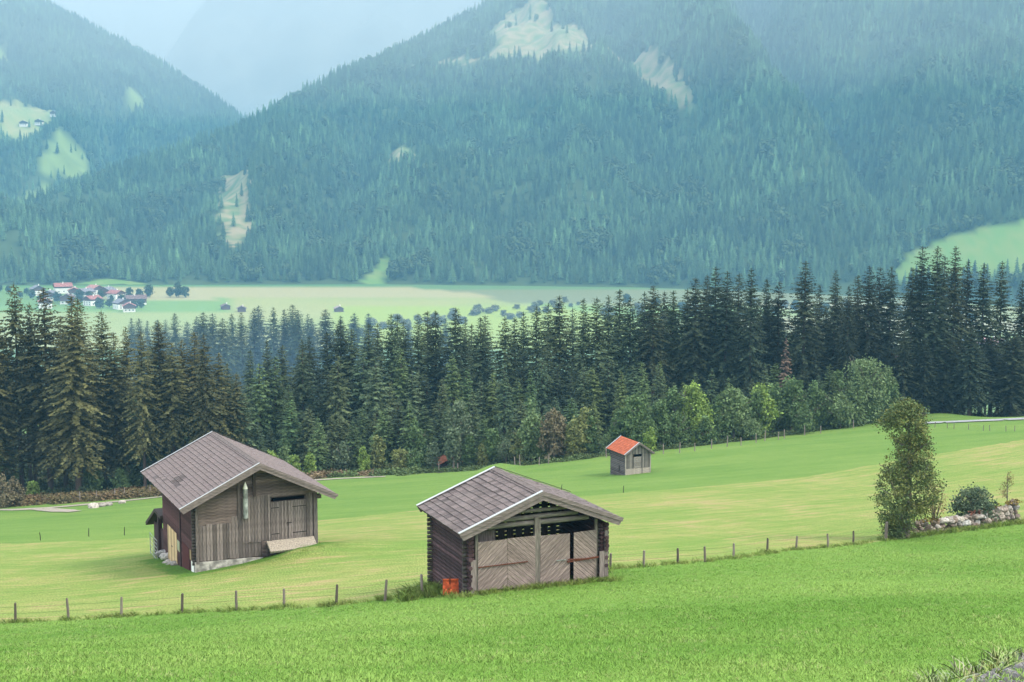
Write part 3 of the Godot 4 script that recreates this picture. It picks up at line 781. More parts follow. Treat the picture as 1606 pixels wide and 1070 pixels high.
func build_forest() -> void:
	var dark := Color(0.036, 0.050, 0.031)
	var olive := Color(0.088, 0.092, 0.042)
	var mid := Color(0.052, 0.075, 0.041)
	var fresh := Color(0.085, 0.130, 0.055)
	var mature := []
	var slim := []
	var left := []
	for k in 4:
		mature.append(spruce(100 + k, 28.0, [0.10, 0.2, 0.28, 0.14][k], [4.9, 4.3, 3.9, 5.2][k], dark, 0.42, 0.92, 10))
		left.append(spruce(120 + k, 28.0, [0.18, 0.34, 0.4, 0.27][k], [4.8, 4.1, 4.0, 5.0][k], olive, 0.44, 0.95, 30))
		slim.append(spruce(140 + k, 24.0, [0.05, 0.12, 0.42, 0.2][k], [4.3, 3.9, 3.4, 4.6][k], mid, 0.4, 0.85, 8))
	var bare := [spruce(160, 28.0, 0.48, 3.6, dark, 0.42, 0.95, 6), spruce(161, 28.0, 0.42, 4.0, dark, 0.42, 0.95, 8)]
	var young := []
	for k in 4:
		young.append(spruce(180 + k, 10.0, 0.03, [2.5, 2.2, 2.7, 2.3][k], fresh if k < 2 else mid * 1.25, 0.27, 0.6))
	row(left_tall, "spruce_tree", "tall olive-green spruce with visible trunk, %s from left behind the big barn", "tall spruces left of and behind the big barn", left)
	row(left_young, "spruce_tree", "smaller spruce at the foot of the left stand, %s from left", "smaller spruces under the left stand", young, 1.15)
	row(left_back, "spruce_tree", "spruce half hidden inside the left stand, %s from left", "inner spruces of the left stand", slim)
	row(centre_back, "spruce_tree", "dark tall spruce in the back row between barn and hut, %s from left", "tall back row in the middle of the wood", slim)
	row(centre_mid, "spruce_tree", "medium spruce in the middle row of the wood, %s from left", "middle row of the wood", young, 0.9)
	row(centre_young, "spruce_tree", "young light green spruce in the front row of the wood, %s from left", "young spruces at the wood's front", young, 1.05)
	row(right_tall.slice(0, 21), "spruce_tree", "tall dark spruce above the red-tiled hut's side of the wood, %s from left", "tall spruces in the right half", bare + slim.slice(2, 4) + mature.slice(2, 3))
	row(right_tall.slice(21), "spruce_tree", "tall dark spruce of the right-hand stand near the road, %s from left", "tall spruces in the right half", mature)
	row(right_back, "spruce_tree", "spruce in the rearmost row of the right half, %s from left", "rear row of the right half", slim)
	row(right_young, "spruce_tree", "young spruce between broadleaf trees and tall right stand, %s from left", "young spruces behind the broadleaf row", young, 0.95)
	row(right_low, "spruce_tree", "broad low spruce under the right-hand stand, %s from left", "low spruces by the road", mature, 1.7)
	row(blue_row, "spruce_tree", "bluish distant spruce standing below the wood towards the valley, %s from left", "distant row below the wood", slim, 1.25)
	# one dying spruce in the right half of the wood
	var dying := spruce(199, 12.0, 0.1, 1.5, Color(0.12, 0.085, 0.065), 0.5, 0.7, 20)
	tree_at("spruce_tree", "dying reddish-brown spruce standing among green young spruces", "", dying, on(44.0, -224.0, -0.1), 15.5, 0.9, M.bark, M.needles)
	# broadleaf trees along the wood's edge
	var tones := {"green": Color(0.085, 0.135, 0.055), "pale": Color(0.125, 0.18, 0.08), "bright": Color(0.165, 0.24, 0.06), "brown": Color(0.15, 0.13, 0.08), "yellow": Color(0.15, 0.17, 0.065), "airy": Color(0.10, 0.135, 0.08)}
	var words := {"green": "dark green", "pale": "pale grey-green", "bright": "bright yellow-green", "brown": "brownish", "yellow": "yellowing", "airy": "thin open-crowned"}
	var count := {}
	broad_trees.sort_custom(func(p, q): return p[0] / p[1] < q[0] / q[1])
	var sd := 300
	for t in broad_trees:
		var k: String = t[4]
		var i: int = count.get(k, 0)
		count[k] = i + 1
		sd += 1
		var pr := broadleaf(sd, t[2], t[3] * 1.18, tones[k], int(50 + t[2] * 5.0), 44, 0.42 if t[2] > 5.0 else 0.3, 0.04 if k != "airy" else 0.2, 0.45 if k == "airy" else 1.0)
		var lab: String = "%s broadleaf tree at the wood's edge, %s of that colour from left" % [words[k], nth(i)]
		var o := thing("broadleaf_tree", lab, "tree", on(t[0], -t[1], -0.1), 0.0, "broadleaf trees along the wood's edge")
		put(pr[0], "trunk", M.bark_pale, o)
		put(pr[1], "crown", M.leaves, o)

# ---------------------------------------------------------------- buildings
func rect(x0: float, y0: float, x1: float, y1: float) -> PackedVector2Array:
	return PackedVector2Array([Vector2(x0, y0), Vector2(x1, y0), Vector2(x1, y1), Vector2(x0, y1)])
func shapes() -> void:
	M.v = []; M.h = []; M.z = []; M.door = []; M.logz = []; M.logx = []; M.red = []; M.pale = []; M.hutv = []; M.hutlog = []
	for k in 4:
		var t := [0.68, 0.9, 1.12, 1.4][k] as float
		M.v.append(wood(lin(0.185 * t, 0.157 * t, 0.151 * t), 1))
		M.h.append(wood(lin(0.135 * t, 0.106 * t, 0.10 * t), 0))
		M.z.append(wood(lin(0.16 * t, 0.14 * t, 0.135 * t), 2))
		var td := lerpf(1.0, t, 0.35)
		M.door.append(wood(lin(0.29 * td, 0.232 * td, 0.218 * td), 0))
		M.logz.append(wood(lin(0.080 * t, 0.048 * t, 0.054 * t), 2, 2.0))
		M.logx.append(wood(lin(0.085 * t, 0.075 * t, 0.07 * t), 0, 2.0))
		M.red.append(wood(lin(0.088 * t, 0.040 * t, 0.043 * t), 2))
		M.pale.append(wood(lin(0.55 * t, 0.40 * t, 0.235 * t), 1, 0.3))
		M.hutv.append(wood(lin(0.20 * t, 0.185 * t, 0.17 * t), 1))
		M.hutlog.append(wood(lin(0.10 * t, 0.09 * t, 0.09 * t), 2, 2.0))
	M.beam = wood(lin(0.22, 0.20, 0.18), 0)
	M.post = wood(lin(0.21, 0.19, 0.17), 1)
	M.barge = wood(lin(0.21, 0.178, 0.172), 0)
	M.shingle = mat(lin(1, 1, 1), 0.85, T.fine, Vector3(2.2, 2.2, 2.2), 0.6)
	M.deck = wood(lin(0.07, 0.055, 0.05), 2)
	M.metal = mat(lin(0.40, 0.41, 0.43), 0.45); M.metal.metallic = 0.4
	M.zinc = mat(lin(0.42, 0.46, 0.46), 0.5, T.patch, Vector3(0.6, 0.6, 0.6)); M.zinc.metallic = 0.3
	M.white = mat(lin(0.78, 0.78, 0.76), 0.6)
	M.iron = mat(lin(0.045, 0.035, 0.032), 0.7, T.fine, Vector3(4, 4, 4))
	M.rust = mat(lin(0.16, 0.055, 0.035), 0.85, T.fine, Vector3(3, 3, 3))
	M.concrete = mat(lin(0.46, 0.44, 0.42), 0.95, T.patch, Vector3(0.5, 0.5, 0.5), 1.0)
	M.slab = mat(lin(0.42, 0.37, 0.31), 0.95, T.fine, Vector3(0.9, 0.9, 0.9), 1.0)
	M.stone = mat(lin(1, 1, 1), 0.95, T.patch, Vector3(1.6, 1.6, 1.6), 2.5)
	M.tile = mat(lin(1, 1, 1), 0.8, T.fine, Vector3(1.5, 1.5, 1.5), 0.4)
	M.orange = mat(lin(0.72, 0.13, 0.045), 0.55, T.patch, Vector3(0.8, 0.8, 0.8))
	M.green_panel = wood(lin(0.42, 0.44, 0.30), 1)
	M.plaster = mat(lin(0.72, 0.70, 0.66), 0.9)
	M.timber = mat(lin(0.10, 0.065, 0.05), 0.9)
	M.glass = mat(lin(0.05, 0.06, 0.07), 0.15)
	M.glass.metallic_specular = 0.5
func plank(parent: Node, called: String, poly: PackedVector2Array, z0: float, z1: float, m: Material) -> MeshInstance3D:
	var b := MB.new()
	b.prism(poly, z0, z1)
	return part(b, called, m, parent)
func boxp(parent: Node, called: String, lo: Vector3, hi: Vector3, m: Material) -> MeshInstance3D:
	var b := MB.new()
	b.box(Vector3(minf(lo.x, hi.x), minf(lo.y, hi.y), minf(lo.z, hi.z)), Vector3(maxf(lo.x, hi.x), maxf(lo.y, hi.y), maxf(lo.z, hi.z)))
	return part(b, called, m, parent)
# a hewn log between two points: eight-sided, slightly uneven, end grain shows
func log_at(parent: Node, called: String, a: Vector3, e: Vector3, r: float, m: Material) -> MeshInstance3D:
	var b := MB.new()
	var w := (e - a)
	var pts := [a, a + w * 0.33 + Vector3(0, rf(-0.012, 0.012), 0), a + w * 0.66 + Vector3(0, rf(-0.012, 0.012), 0), e]
	b.tube(pts, [r * rf(0.92, 1.05), r * rf(0.94, 1.06), r * rf(0.94, 1.06), r * rf(0.92, 1.05)], 8)
	return part(b, called, m, parent)
# both slopes of a gable roof whose near apex is (0, oy, 0), length along -z
func roof(t: Node3D, W: float, L: float, H: float, oy: float, courses: int, sw: float, col: Callable, tiles := false, ridge := true, right_col: Variant = null) -> void:
	var sl := Vector2(W * 0.5, H).length()
	for s in [-1.0, 1.0]:
		var u := Vector3(s * W * 0.5, -H, 0) / sl
		var nn := Vector3(s * H, W * 0.5, 0) / sl
		var db := MB.new()
		db.obox(Transform3D(Basis(u, nn, u.cross(nn)), Vector3(0, oy, -L * 0.5) + u * sl * 0.5 - nn * 0.055), Vector3(sl - 0.04, 0.05, L - 0.06))
		var slope := part(db, "roof_slope", M.deck, t)
		var dc := sl / courses
		for c in courses:
			var b := MB.new()
			var z := -0.02
			var wav := rf(-0.008, 0.008)
			while z > -L + 0.05:
				var wd := minf(sw * rf(0.6, 1.4), L + z - 0.02) if not tiles else minf(sw, L + z - 0.02)
				var s0 := c * dc - 0.06 if c > 0 else 0.0
				var s1 := (c + 1) * dc + rf(-0.014, 0.014)
				var th := rf(0.018, 0.03)
				var lift := rf(0.034, 0.046) + wav
				var cen := (s0 + s1) * 0.5
				var tilt := lift / (s1 - s0)
				var uu := (u + nn * tilt).normalized()
				var n2 := (nn - u * tilt).normalized()
				var cc: Color = col.call(c, z, s)
				b.obox(Transform3D(Basis(uu, n2, uu.cross(n2)), Vector3(0, oy, z - wd * 0.5) + u * cen + nn * (lift * 0.5 - 0.012)), Vector3(s1 - s0, th, wd - (0.004 if not tiles else 0.03)), cc)
				if tiles:
					b.obox(Transform3D(Basis(uu, n2, uu.cross(n2)), Vector3(0, oy, z) + u * cen + nn * (lift * 0.5 + 0.006)), Vector3(s1 - s0, th, 0.07), cc * 0.95)
				z -= wd
			part(b, "tile_course" if tiles else "shingle_course", M.tile if tiles else M.shingle, slope)
	if ridge:
		for s in [-1.0, 1.0]:
			var u := Vector3(s * W * 0.5, -H, 0) / sl
			var nn := Vector3(s * H, W * 0.5, 0) / sl
			var wdt := 0.2 if s < 0 else 0.34
			var rb := MB.new()
			rb.obox(Transform3D(Basis(u, nn, u.cross(nn)), Vector3(0, oy, -L * 0.5) + u * (wdt * 0.5 - 0.01) + nn * 0.05), Vector3(wdt, 0.025, L - 0.02), Color(0.9, 0.85, 0.85))
			part(rb, "ridge_board", M.z[2], t)
func verges(t: Node3D, W: float, L: float, H: float, oy: float, depth: float, strip: float) -> void:
	var sl := Vector2(W * 0.5, H).length()
	for s in [-1.0, 1.0]:
		var u := Vector3(s * W * 0.5, -H, 0) / sl
		var nn := Vector3(s * H, W * 0.5, 0) / sl
		for e in 2:
			var z := 0.03 if e == 0 else -L - 0.03
			# bargeboard, its upper end cut plumb at the apex
			var pl := PackedVector2Array()
			var o2 := Vector2(0, oy)
			var u2 := Vector2(u.x, u.y); var n2 := Vector2(nn.x, nn.y)
			var a := o2 + Vector2(0, 0.03)
			pl.append(a); pl.append(o2 + u2 * sl + n2 * 0.03); pl.append(o2 + u2 * (sl - depth * 0.18) - n2 * depth)
			pl.append(Vector2(0.0, oy - depth / n2.y))
			plank(t, "bargeboard", pl, z - 0.025, z + 0.025, M.barge)
			if e == 0:
				var pl2 := PackedVector2Array([o2 + Vector2(0, 0.065), o2 + u2 * (sl + 0.01) + n2 * 0.065, o2 + u2 * (sl + 0.01) - n2 * depth * 0.35, Vector2(0.0, oy - depth * 0.35 / n2.y)])
				plank(t, "upper_bargeboard", pl2, z + 0.027, z + 0.06, M.barge)
			if s < 0 or e == 1:
				var sb := MB.new()
				sb.obox(Transform3D(Basis(u, nn, u.cross(nn)), Vector3(0, oy, z - (strip * 0.5 - 0.07 if e == 0 else -strip * 0.5 + 0.03)) + u * (sl * 0.5) + nn * 0.085), Vector3(sl + 0.02, 0.02, strip))
				part(sb, "verge_strip", M.metal if s < 0 else M.iron, t)
func gable_poly(W: float, H: float, oy: float, x0: float, x1: float, y0: float, drop: float) -> PackedVector2Array:
	var k := H / (W * 0.5)
	return PackedVector2Array([Vector2(x0, y0), Vector2(x1, y0), Vector2(x1, oy - absf(x1) * k - drop), Vector2(0, oy - drop), Vector2(x0, oy - absf(x0) * k - drop)])
func clipped(parent: Node, called: String, poly: PackedVector2Array, clip: PackedVector2Array, z0: float, z1: float, m: Material) -> void:
	for q in Geometry2D.intersect_polygons(poly, clip):
		if q.size() >= 3: plank(parent, called, q, z0, z1, m)
# a door leaf of slanting planks; hinge edge at x0
func plank_door(t: Node3D, x0: float, x1: float, y0: float, y1: float, z: float, up: float, swing: float, hinge_left: bool) -> Node3D:
	var d := MeshInstance3D.new()
	d.name = "door"
	t.add_child(d, true)
	var hx := x0 if hinge_left else x1
	d.position = Vector3(hx, y0, z)
	d.rotation.y = swing
	var lo := x0 - hx; var hi := x1 - hx
	var fb := MB.new()   # the ledges behind the planks
	fb.box(Vector3(lo + 0.04, 0.15, -0.07), Vector3(hi - 0.04, 0.3, -0.028)); fb.box(Vector3(lo + 0.04, y1 - y0 - 0.35, -0.07), Vector3(hi - 0.04, y1 - y0 - 0.2, -0.028))
	d.mesh = fb.mesh(); d.material_override = M.deck
	var area := rect(lo, 0, hi, y1 - y0)
	var ang := deg_to_rad(41.0) * up
	var ax := Vector2(cos(ang), sin(ang)); var ay := Vector2(-sin(ang), cos(ang))
	var s := -4.0
	while s < 4.0:
		var w := rf(0.11, 0.17)
		var q := PackedVector2Array([ax * -5.0 + ay * s, ax * 5.0 + ay * s, ax * 5.0 + ay * (s + w - 0.014), ax * -5.0 + ay * (s + w - 0.014)])
		for pl in Geometry2D.intersect_polygons(q, area):
			if pl.size() < 3: continue
			var loc := PackedVector2Array()
			for p in pl: loc.append(Vector2(p.dot(ax), p.dot(ay)))
			var b := MB.new()
			var zz := rf(-0.004, 0.004)
			b.prism(loc, -0.025 + zz, 0.005 + zz)
			var o := part(b, "plank", M.door[rng.randi() % 4], d)
			o.rotation.z = ang
		s += w
	return d

func build_buildings() -> void:
	shapes()
	build_shed()
	build_barn()
	build_hut()
	build_village()

func build_shed() -> void:
	var oy := 4.15
	var t := thing("hay_shed", "weathered log hay shed with four slanting-plank doors and shingle roof", "shed", Vector3(1.267, -12.566 - oy, -56.579), 0.38933)
	var W := 7.3; var L := 5.36; var H := 1.432
	roof(t, W, L, H, oy, 13, 0.2, func(c, z, s):
		var k := rf(0.72, 1.2)
		if rng.randf() < 0.05: k *= 0.65
		return Color(0.19, 0.155, 0.154) * k)
	verges(t, W, L, H, oy, 0.30, 0.16)
	# purlins and wall plates
	var k := H / (W * 0.5)
	for x in [-3.06, -1.6, 0.0, 1.6, 3.06]:
		var y: float = oy - absf(x) * k - 0.2
		boxp(t, "purlin", Vector3(x - 0.08, y - 0.09, -L + 0.1), Vector3(x + 0.08, y + 0.09, -0.08), M.z[1])
	for z in [-1.4, -2.5, -3.6, -4.7]:
		for s in [-1.0, 1.0]:
			var b := MB.new()
			var sl := Vector2(W * 0.5, H).length()
			var u := Vector3(s * W * 0.5, -H, 0) / sl
			var nn := Vector3(s * H, W * 0.5, 0) / sl
			b.obox(Transform3D(Basis(u, nn, u.cross(nn)), Vector3(0, oy, z) + u * sl * 0.5 - nn * 0.12), Vector3(sl - 0.1, 0.08, 0.1))
			part(b, "rafter", M.h[1], t)
	# log side walls: they step down the slope at the far end
	var r := 0.088
	for s in [-1.0, 1.0]:
		var y := -0.78 + r
		var i := 0
		while y < oy - 3.06 * k - 0.32:
			var zn := -0.28 + rf(-0.06, 0.06)
			var zf := -5.12 + rf(-0.08, 0.08)
			var x: float = 3.08 * s + rf(-0.012, 0.012)
			log_at(t, "wall_log", Vector3(x, y, zn), Vector3(x, y, zf), r, M.logz[rng.randi() % 4])
			y += 2.0 * r - 0.004 + (0.02 if s > 0 and y > 2.0 else 0.0)
			i += 1
	# cross logs seen end-on at the near corners
	for s in [-1.0, 1.0]:
		var y := 0.1
		while y < oy - 3.06 * k - 0.45:
			log_at(t, "corner_log", Vector3((2.80 if s > 0 else -3.3), y, -0.60), Vector3((3.3 if s > 0 else -2.82), y, -0.60), r * 0.92, M.logx[rng.randi() % 4])
			log_at(t, "log_end", Vector3(2.92 * s, y + 0.02, -0.42), Vector3(2.92 * s, y + 0.02, -0.75), r * 0.8, M.logz[(rng.randi() % 2) + 2])
			y += 2.0 * r
	# back wall: logs with gaps above, upright battens
	var yb := -0.75 + r
	while yb < oy - 0.35:
		var half := minf(3.35, (oy - 0.25 - yb) / k)
		log_at(t, "back_log", Vector3(-half, yb, -4.88), Vector3(half, yb, -4.88), r * (0.98 if yb < 1.2 else 0.9), M.logx[rng.randi() % 4])
		yb += 2.0 * r + (0.0 if yb < 1.2 else 0.012)
	var xb := -2.6
	while xb < 2.8:
		boxp(t, "batten", Vector3(xb, 1.0, -4.78), Vector3(xb + 0.3, oy - absf(xb) * k - 0.35, -4.74), M.v[0])
		xb += 0.42
	# front frame
	for p in [[-2.80, -2.68, 2.55], [-0.16, 0.0, 3.02], [0.01, 0.10, 2.95], [2.62, 2.72, 2.70]]:
		boxp(t, "post", Vector3(p[0], -0.25, -0.56), Vector3(p[1], p[2], -0.44), M.post)
	for p in [[-2.2, 1.95, 2.80, 0.11], [-1.75, 1.45, 3.06, 0.10], [-1.3, 1.05, 3.32, 0.085]]:
		log_at(t, "beam", Vector3(p[0], p[2] - 0.05, -0.62), Vector3(p[1] + 0.4, p[2] - 0.02, -0.62), p[3], M.beam)
	boxp(t, "loft_panel", Vector3(-2.66, 2.05, -0.95), Vector3(-1.75, 2.62, -0.92), M.v[1])
	boxp(t, "corner_board", Vector3(-3.05, 0.14, -0.33), Vector3(-2.83, 1.52, -0.29), M.v[3])
	boxp(t, "corner_board", Vector3(2.76, 0.0, -0.33), Vector3(2.98, 1.32, -0.29), M.v[3])
	boxp(t, "corner_board", Vector3(3.0, 0.02, -0.33), Vector3(3.16, 2.2, -0.3), M.v[2])
	boxp(t, "sill_log", Vector3(-3.2, -0.35, -0.62), Vector3(3.2, -0.02, -0.5), M.logx[0])
	plank_door(t, -2.70, -1.405, 0.17, 2.22, -0.42, 1.0, 0.0, true)
	plank_door(t, -1.39, -0.15, 0.13, 2.25, -0.42, -1.0, 0.0, false)
	plank_door(t, 0.08, 1.40, 0.09, 2.22, -0.42, 1.0, -0.05, true)
	plank_door(t, 1.54, 2.66, 0.07, 2.25, -0.42, -1.0, 0.12, false)
	var b1 := MB.new()
	b1.obox(Transform3D(Basis(Vector3.BACK, 0.012), Vector3(-1.6, 1.19, -0.375)), Vector3(2.2, 0.035, 0.03))
	part(b1, "latch_bar", M.rust, t)
	var b2 := MB.new()
	b2.obox(Transform3D(Basis(Vector3.BACK, 0.045), Vector3(1.98, 1.06, -0.30)), Vector3(1.45, 0.07, 0.035))
	b2.obox(Transform3D(Basis(Vector3.BACK, -0.06), Vector3(1.72, 1.10, -0.28)), Vector3(0.9, 0.05, 0.03))
	part(b2, "latch_bar", M.rust, t)
	boxp(t, "latch_handle", Vector3(0.78, 1.10, -0.34), Vector3(1.2, 1.14, -0.31), M.zinc)

func build_barn() -> void:
	var oy := 6.42
	var t := thing("barn", "big weathered timber barn with shingle roof and concrete footing", "barn", Vector3(-14.86, -16.344 - oy, -81.302), 0.44165)
	var W := 9.5; var L := 11.74; var H := 2.312
	var k := H / (W * 0.5)
	roof(t, W, L, H, oy, 18, 0.26, func(c, z, s):
		var q := rf(0.88, 1.09)
		if s > 0: return Color(0.215, 0.172, 0.169) * q
		if c == 14 and z < -4.4 and z > -6.4 or c == 13 and z < -4.9 and z > -6.4 or c == 12 and z < -5.2 and z > -6.4: q *= 0.55
		if (c == 16 and z < -8.3 and z > -8.9) or (c == 15 and z < -7.0 and z > -7.5): q *= 0.65
		return Color(0.215, 0.172, 0.169) * q)
	verges(t, W, L, H, oy, 0.30, 0.12)
	for x in [-3.75, -1.9, 0.0, 1.9, 3.75]:
		var y: float = oy - absf(x) * k - 0.2
		boxp(t, "purlin", Vector3(x - 0.1, y - 0.12, -L + 0.2), Vector3(x + 0.1, y + 0.1, -0.12), M.z[1])
	var X0 := -3.7; var X1 := 3.76; var zf := -1.0; var zb := -10.4
	# the timber core of the walls, with the gap above the doors left open
	var core := gable_poly(W, H, oy, X0 + 0.1, X1 - 0.1, -2.2, 0.12)
	for q in [rect(-5, -3, 0.8, 9), rect(3.0, -3, 5, 9), rect(0.8, -3, 3.0, 3.84), rect(0.8, 4.07, 3.0, 9)]:
		clipped(t, "front_wall", q, core, zf - 0.16, zf - 0.05, M.h[0])
	plank(t, "rear_wall", core, zb, zb + 0.12, M.h[0])
	boxp(t, "side_wall", Vector3(X1 - 0.14, -1.6, zb), Vector3(X1, oy - X1 * k - 0.15, zf - 0.05), M.logz[2])
	boxp(t, "side_wall_core", Vector3(X0 + 0.03, -1.9, zb + 0.01), Vector3(X0 + 0.12, oy + X0 * k - 0.15, zf - 0.17), M.logz[0])
	# horizontal boards: gable and upper left
	var face := gable_poly(W, H, oy, X0 + 0.14, X1 - 0.2, -1.0, 0.1)
	var y := 2.83
	while y < oy - 0.1:
		var h := rf(0.15, 0.22)
		var lo := X0 + 0.14
		if y + h < 4.28:
			clipped(t, "siding_board", rect(lo, y, -0.98, y + h - 0.012), face, zf - 0.04, zf + rf(0.0, 0.018), M.h[1 + rng.randi() % 3])
		else:
			clipped(t, "siding_board", rect(lo, y, X1, y + h - 0.012), face, zf - 0.04, zf + rf(0.0, 0.018), M.h[rng.randi() % 4])
		y += h
	# upright boards
	var x := -3.46
	while x < 0.80:
		var w := minf(rf(0.14, 0.25), 0.84 - x)
		if w < 0.05: break
		var top := 2.85
		if x > -1.55: top = 3.2
		if x > -1.12: top = 4.27
		var bot := 0.66
		if x > -0.95: bot = 1.52
		plank(t, "upright_board", rect(x, bot + rf(-0.05, 0.04), x + w - 0.022, top + rf(-0.05, 0.05)), zf - 0.03, zf + rf(0.015, 0.045), M.v[rng.randi() % 4])
		if x > -0.95 and x < 0.25:
			plank(t, "short_board", rect(x, 0.62 + rf(-0.04, 0.04), x + w - 0.02, 1.5), zf - 0.045, zf - rf(0.0, 0.02), M.v[rng.randi() % 2])
		x += w
	for i in 6:
		boxp(t, "base_log", Vector3(0.28, 0.55 + i * 0.16, zf - 0.05), Vector3(0.66, 0.70 + i * 0.16, zf - 0.0 + rf(0, 0.02)), M.h[i % 3])
	# double door
	for leaf in 2:
		var d := MeshInstance3D.new()
		d.name = "door"
		t.add_child(d, true)
		var x0 := 0.87 if leaf == 0 else 1.965
		var x1 := 1.935 if leaf == 0 else 3.06
		var fb := MB.new()
		fb.box(Vector3(x0 + 0.03, 1.5, zf - 0.045), Vector3(x1 - 0.03, 3.8, zf - 0.005))
		d.mesh = fb.mesh(); d.material_override = M.deck
		var px := x0
		while px < x1 - 0.03:
			var w := minf(rf(0.10, 0.17), x1 - px)
			plank(d, "plank", rect(px, 1.49 + rf(-0.015, 0.015), px + w - 0.016, 3.83 + rf(-0.03, 0.02)), zf, zf + rf(0.018, 0.032), M.v[1 + rng.randi() % 3])
			px += w
		for hy in [1.85, 3.45]:
			boxp(d, "hinge", Vector3((x0 if leaf == 0 else x1 - 0.85), hy + leaf * -0.03, zf + 0.034), Vector3((x0 + 0.52 if leaf == 0 else x1), hy + 0.045 + leaf * -0.03, zf + 0.045), M.iron)
	boxp(t, "latch", Vector3(1.84, 2.46, zf + 0.036), Vector3(2.16, 2.5, zf + 0.06), M.iron)
	boxp(t, "latch", Vector3(1.9, 2.3, zf + 0.036), Vector3(1.96, 2.5, zf + 0.058), M.iron)
	var px2 := 3.08
	while px2 < 3.5:
		var w := minf(0.2, 3.5 - px2)
		plank(t, "upright_board", rect(px2, 1.42, px2 + w - 0.012, 4.2), zf - 0.02, zf + rf(0.015, 0.03), M.v[rng.randi() % 3])
		px2 += w
	boxp(t, "corner_board", Vector3(3.54, 0.9, zf - 0.03), Vector3(3.78, 4.42, zf + 0.05), M.v[1])
	boxp(t, "corner_board", Vector3(-3.66, 0.55, zf - 0.02), Vector3(-3.49, 3.9, zf + 0.08), M.v[1])
	boxp(t, "door_post", Vector3(0.84, 1.45, zf + 0.03), Vector3(0.88, 4.1, zf + 0.05), M.v[0])
	boxp(t, "roof_brace", Vector3(-1.13, 3.05, zf + 0.02), Vector3(-0.98, 5.6, zf + 0.09), M.v[0])
	boxp(t, "roof_brace", Vector3(-0.2, 4.3, zf + 0.02), Vector3(-0.05, 5.9, zf + 0.16), M.deck)
	boxp(t, "beam_end", Vector3(3.7, 3.85, zf - 0.1), Vector3(3.95, 4.06, zf + 0.32), M.z[1])
	# zinc vent duct with white cone cap
	var vb := MB.new()
	vb.tube([Vector3(-0.69, 3.06, zf + 0.2), Vector3(-0.69, 4.84, zf + 0.2)], [0.145, 0.145], 14)
	var duct := part(vb, "vent_duct", M.zinc, t)
	duct.set_meta("label", "grey metal duct with pointed white cap on the gable")
	var cb := MB.new()
	cb.tube([Vector3(-0.69, 4.84, zf + 0.2), Vector3(-0.69, 4.92, zf + 0.2), Vector3(-0.69, 5.23, zf + 0.2)], [0.15, 0.13, 0.02], 14)
	part(cb, "duct_cap", M.white, duct)
	# footing and ramp
	var ft := MB.new()
	ft.prism(PackedVector2Array([Vector2(-3.74, -0.9), Vector2(0.36, -0.9), Vector2(0.36, 0.50), Vector2(-0.6, 0.58), Vector2(-2.2, 0.62), Vector2(-3.74, 0.66)]), zf - 0.3, zf + 0.06)
	part(ft, "footing", M.concrete, t)
	boxp(t, "footing_corner", Vector3(-3.76, -1.5, -1.9), Vector3(-3.5, 0.55, zf - 0.302), M.white)
	var rb := MB.new()
	rb.obox(Transform3D(Basis(Vector3.RIGHT, 0.46), Vector3(2.05, 1.20, zf + 0.42)), Vector3(2.92, 0.14, 1.0))
	part(rb, "ramp_slab", M.slab, t)
	# left side: red-brown boards, posts, doors
	var yy := -1.55
	while yy < oy + X0 * k - 0.15:
		var h := rf(0.17, 0.24)
		for seg in [[-1.22, -4.86], [-5.02, -10.38]]:
			boxp(t, "side_board", Vector3(X0 - rf(0.0, 0.02), yy, seg[1]), Vector3(X0 + 0.05, minf(yy + h - 0.012, oy + X0 * k - 0.14), seg[0]), M.red[rng.randi() % 4])
		yy += h
	boxp(t, "side_post", Vector3(X0 - 0.06, -0.7, -5.04), Vector3(X0 + 0.06, 4.3, -4.84), M.logz[0])
	yy = 0.55
	while yy < 4.3:
		log_at(t, "corner_log", Vector3(X0 - 0.16, yy, -1.12), Vector3(X0 + 0.25, yy, -1.12), 0.095, M.logx[rng.randi() % 3])
		yy += 0.19
	var zz := -8.68
	for i in 6:
		boxp(t, "pale_plank", Vector3(X0 - 0.065, -0.95 + 0.02 * i, zz), Vector3(X0 - 0.03, 1.26, zz + 0.435), M.pale[(i * 2 + 1) % 4])
		zz += 0.445
	boxp(t, "door_latch", Vector3(X0 - 0.085, 0.12, -7.5), Vector3(X0 - 0.066, 0.18, -7.2), M.iron)
	boxp(t, "green_board", Vector3(X0 - 0.06, 0.28, -5.86), Vector3(X0 - 0.03, 0.92, -5.2), M.green_panel)
	boxp(t, "red_door", Vector3(X0 - 0.05, -0.4, -4.42), Vector3(X0 - 0.022, 1.12, -2.55), wood(lin(0.10, 0.028, 0.028), 1))
	boxp(t, "pale_strip", Vector3(X0 - 0.06, 0.55, -2.3), Vector3(X0 - 0.03, 1.15, -1.95), M.pale[0])
	# plinth stones along the left side
	for i in 9:
		var sz := rf(0.22, 0.42)
		var st := stone_mesh(800 + i, sz)
		var o := put(st, "plinth_stone", M.stone, t)
		o.position = Vector3(X0 - 0.1, -0.75 - 0.55 * i / 8.0 + (0.35 if i in [4, 7, 8] else 0.0), -2.6 - i * 0.92)
	# lean-to roof behind the far corner with its post, and a leaning iron gate
	var lb := MB.new()
	lb.prism(PackedVector2Array([Vector2(10.3, 1.45), Vector2(12.2, 1.55), Vector2(15.4, -0.05), Vector2(15.3, -0.25), Vector2(12.15, 1.33), Vector2(10.3, 1.25)]), 0.0, 3.2)
	var lean := part(lb, "lean_to_roof", M.deck, t)
	lean.rotation.y = PI / 2
	lean.position = Vector3(-3.9, 0, 0)
	boxp(t, "lean_to_post", Vector3(-3.75, -2.4, -12.1), Vector3(-3.5, 1.4, -11.7), M.logz[0])
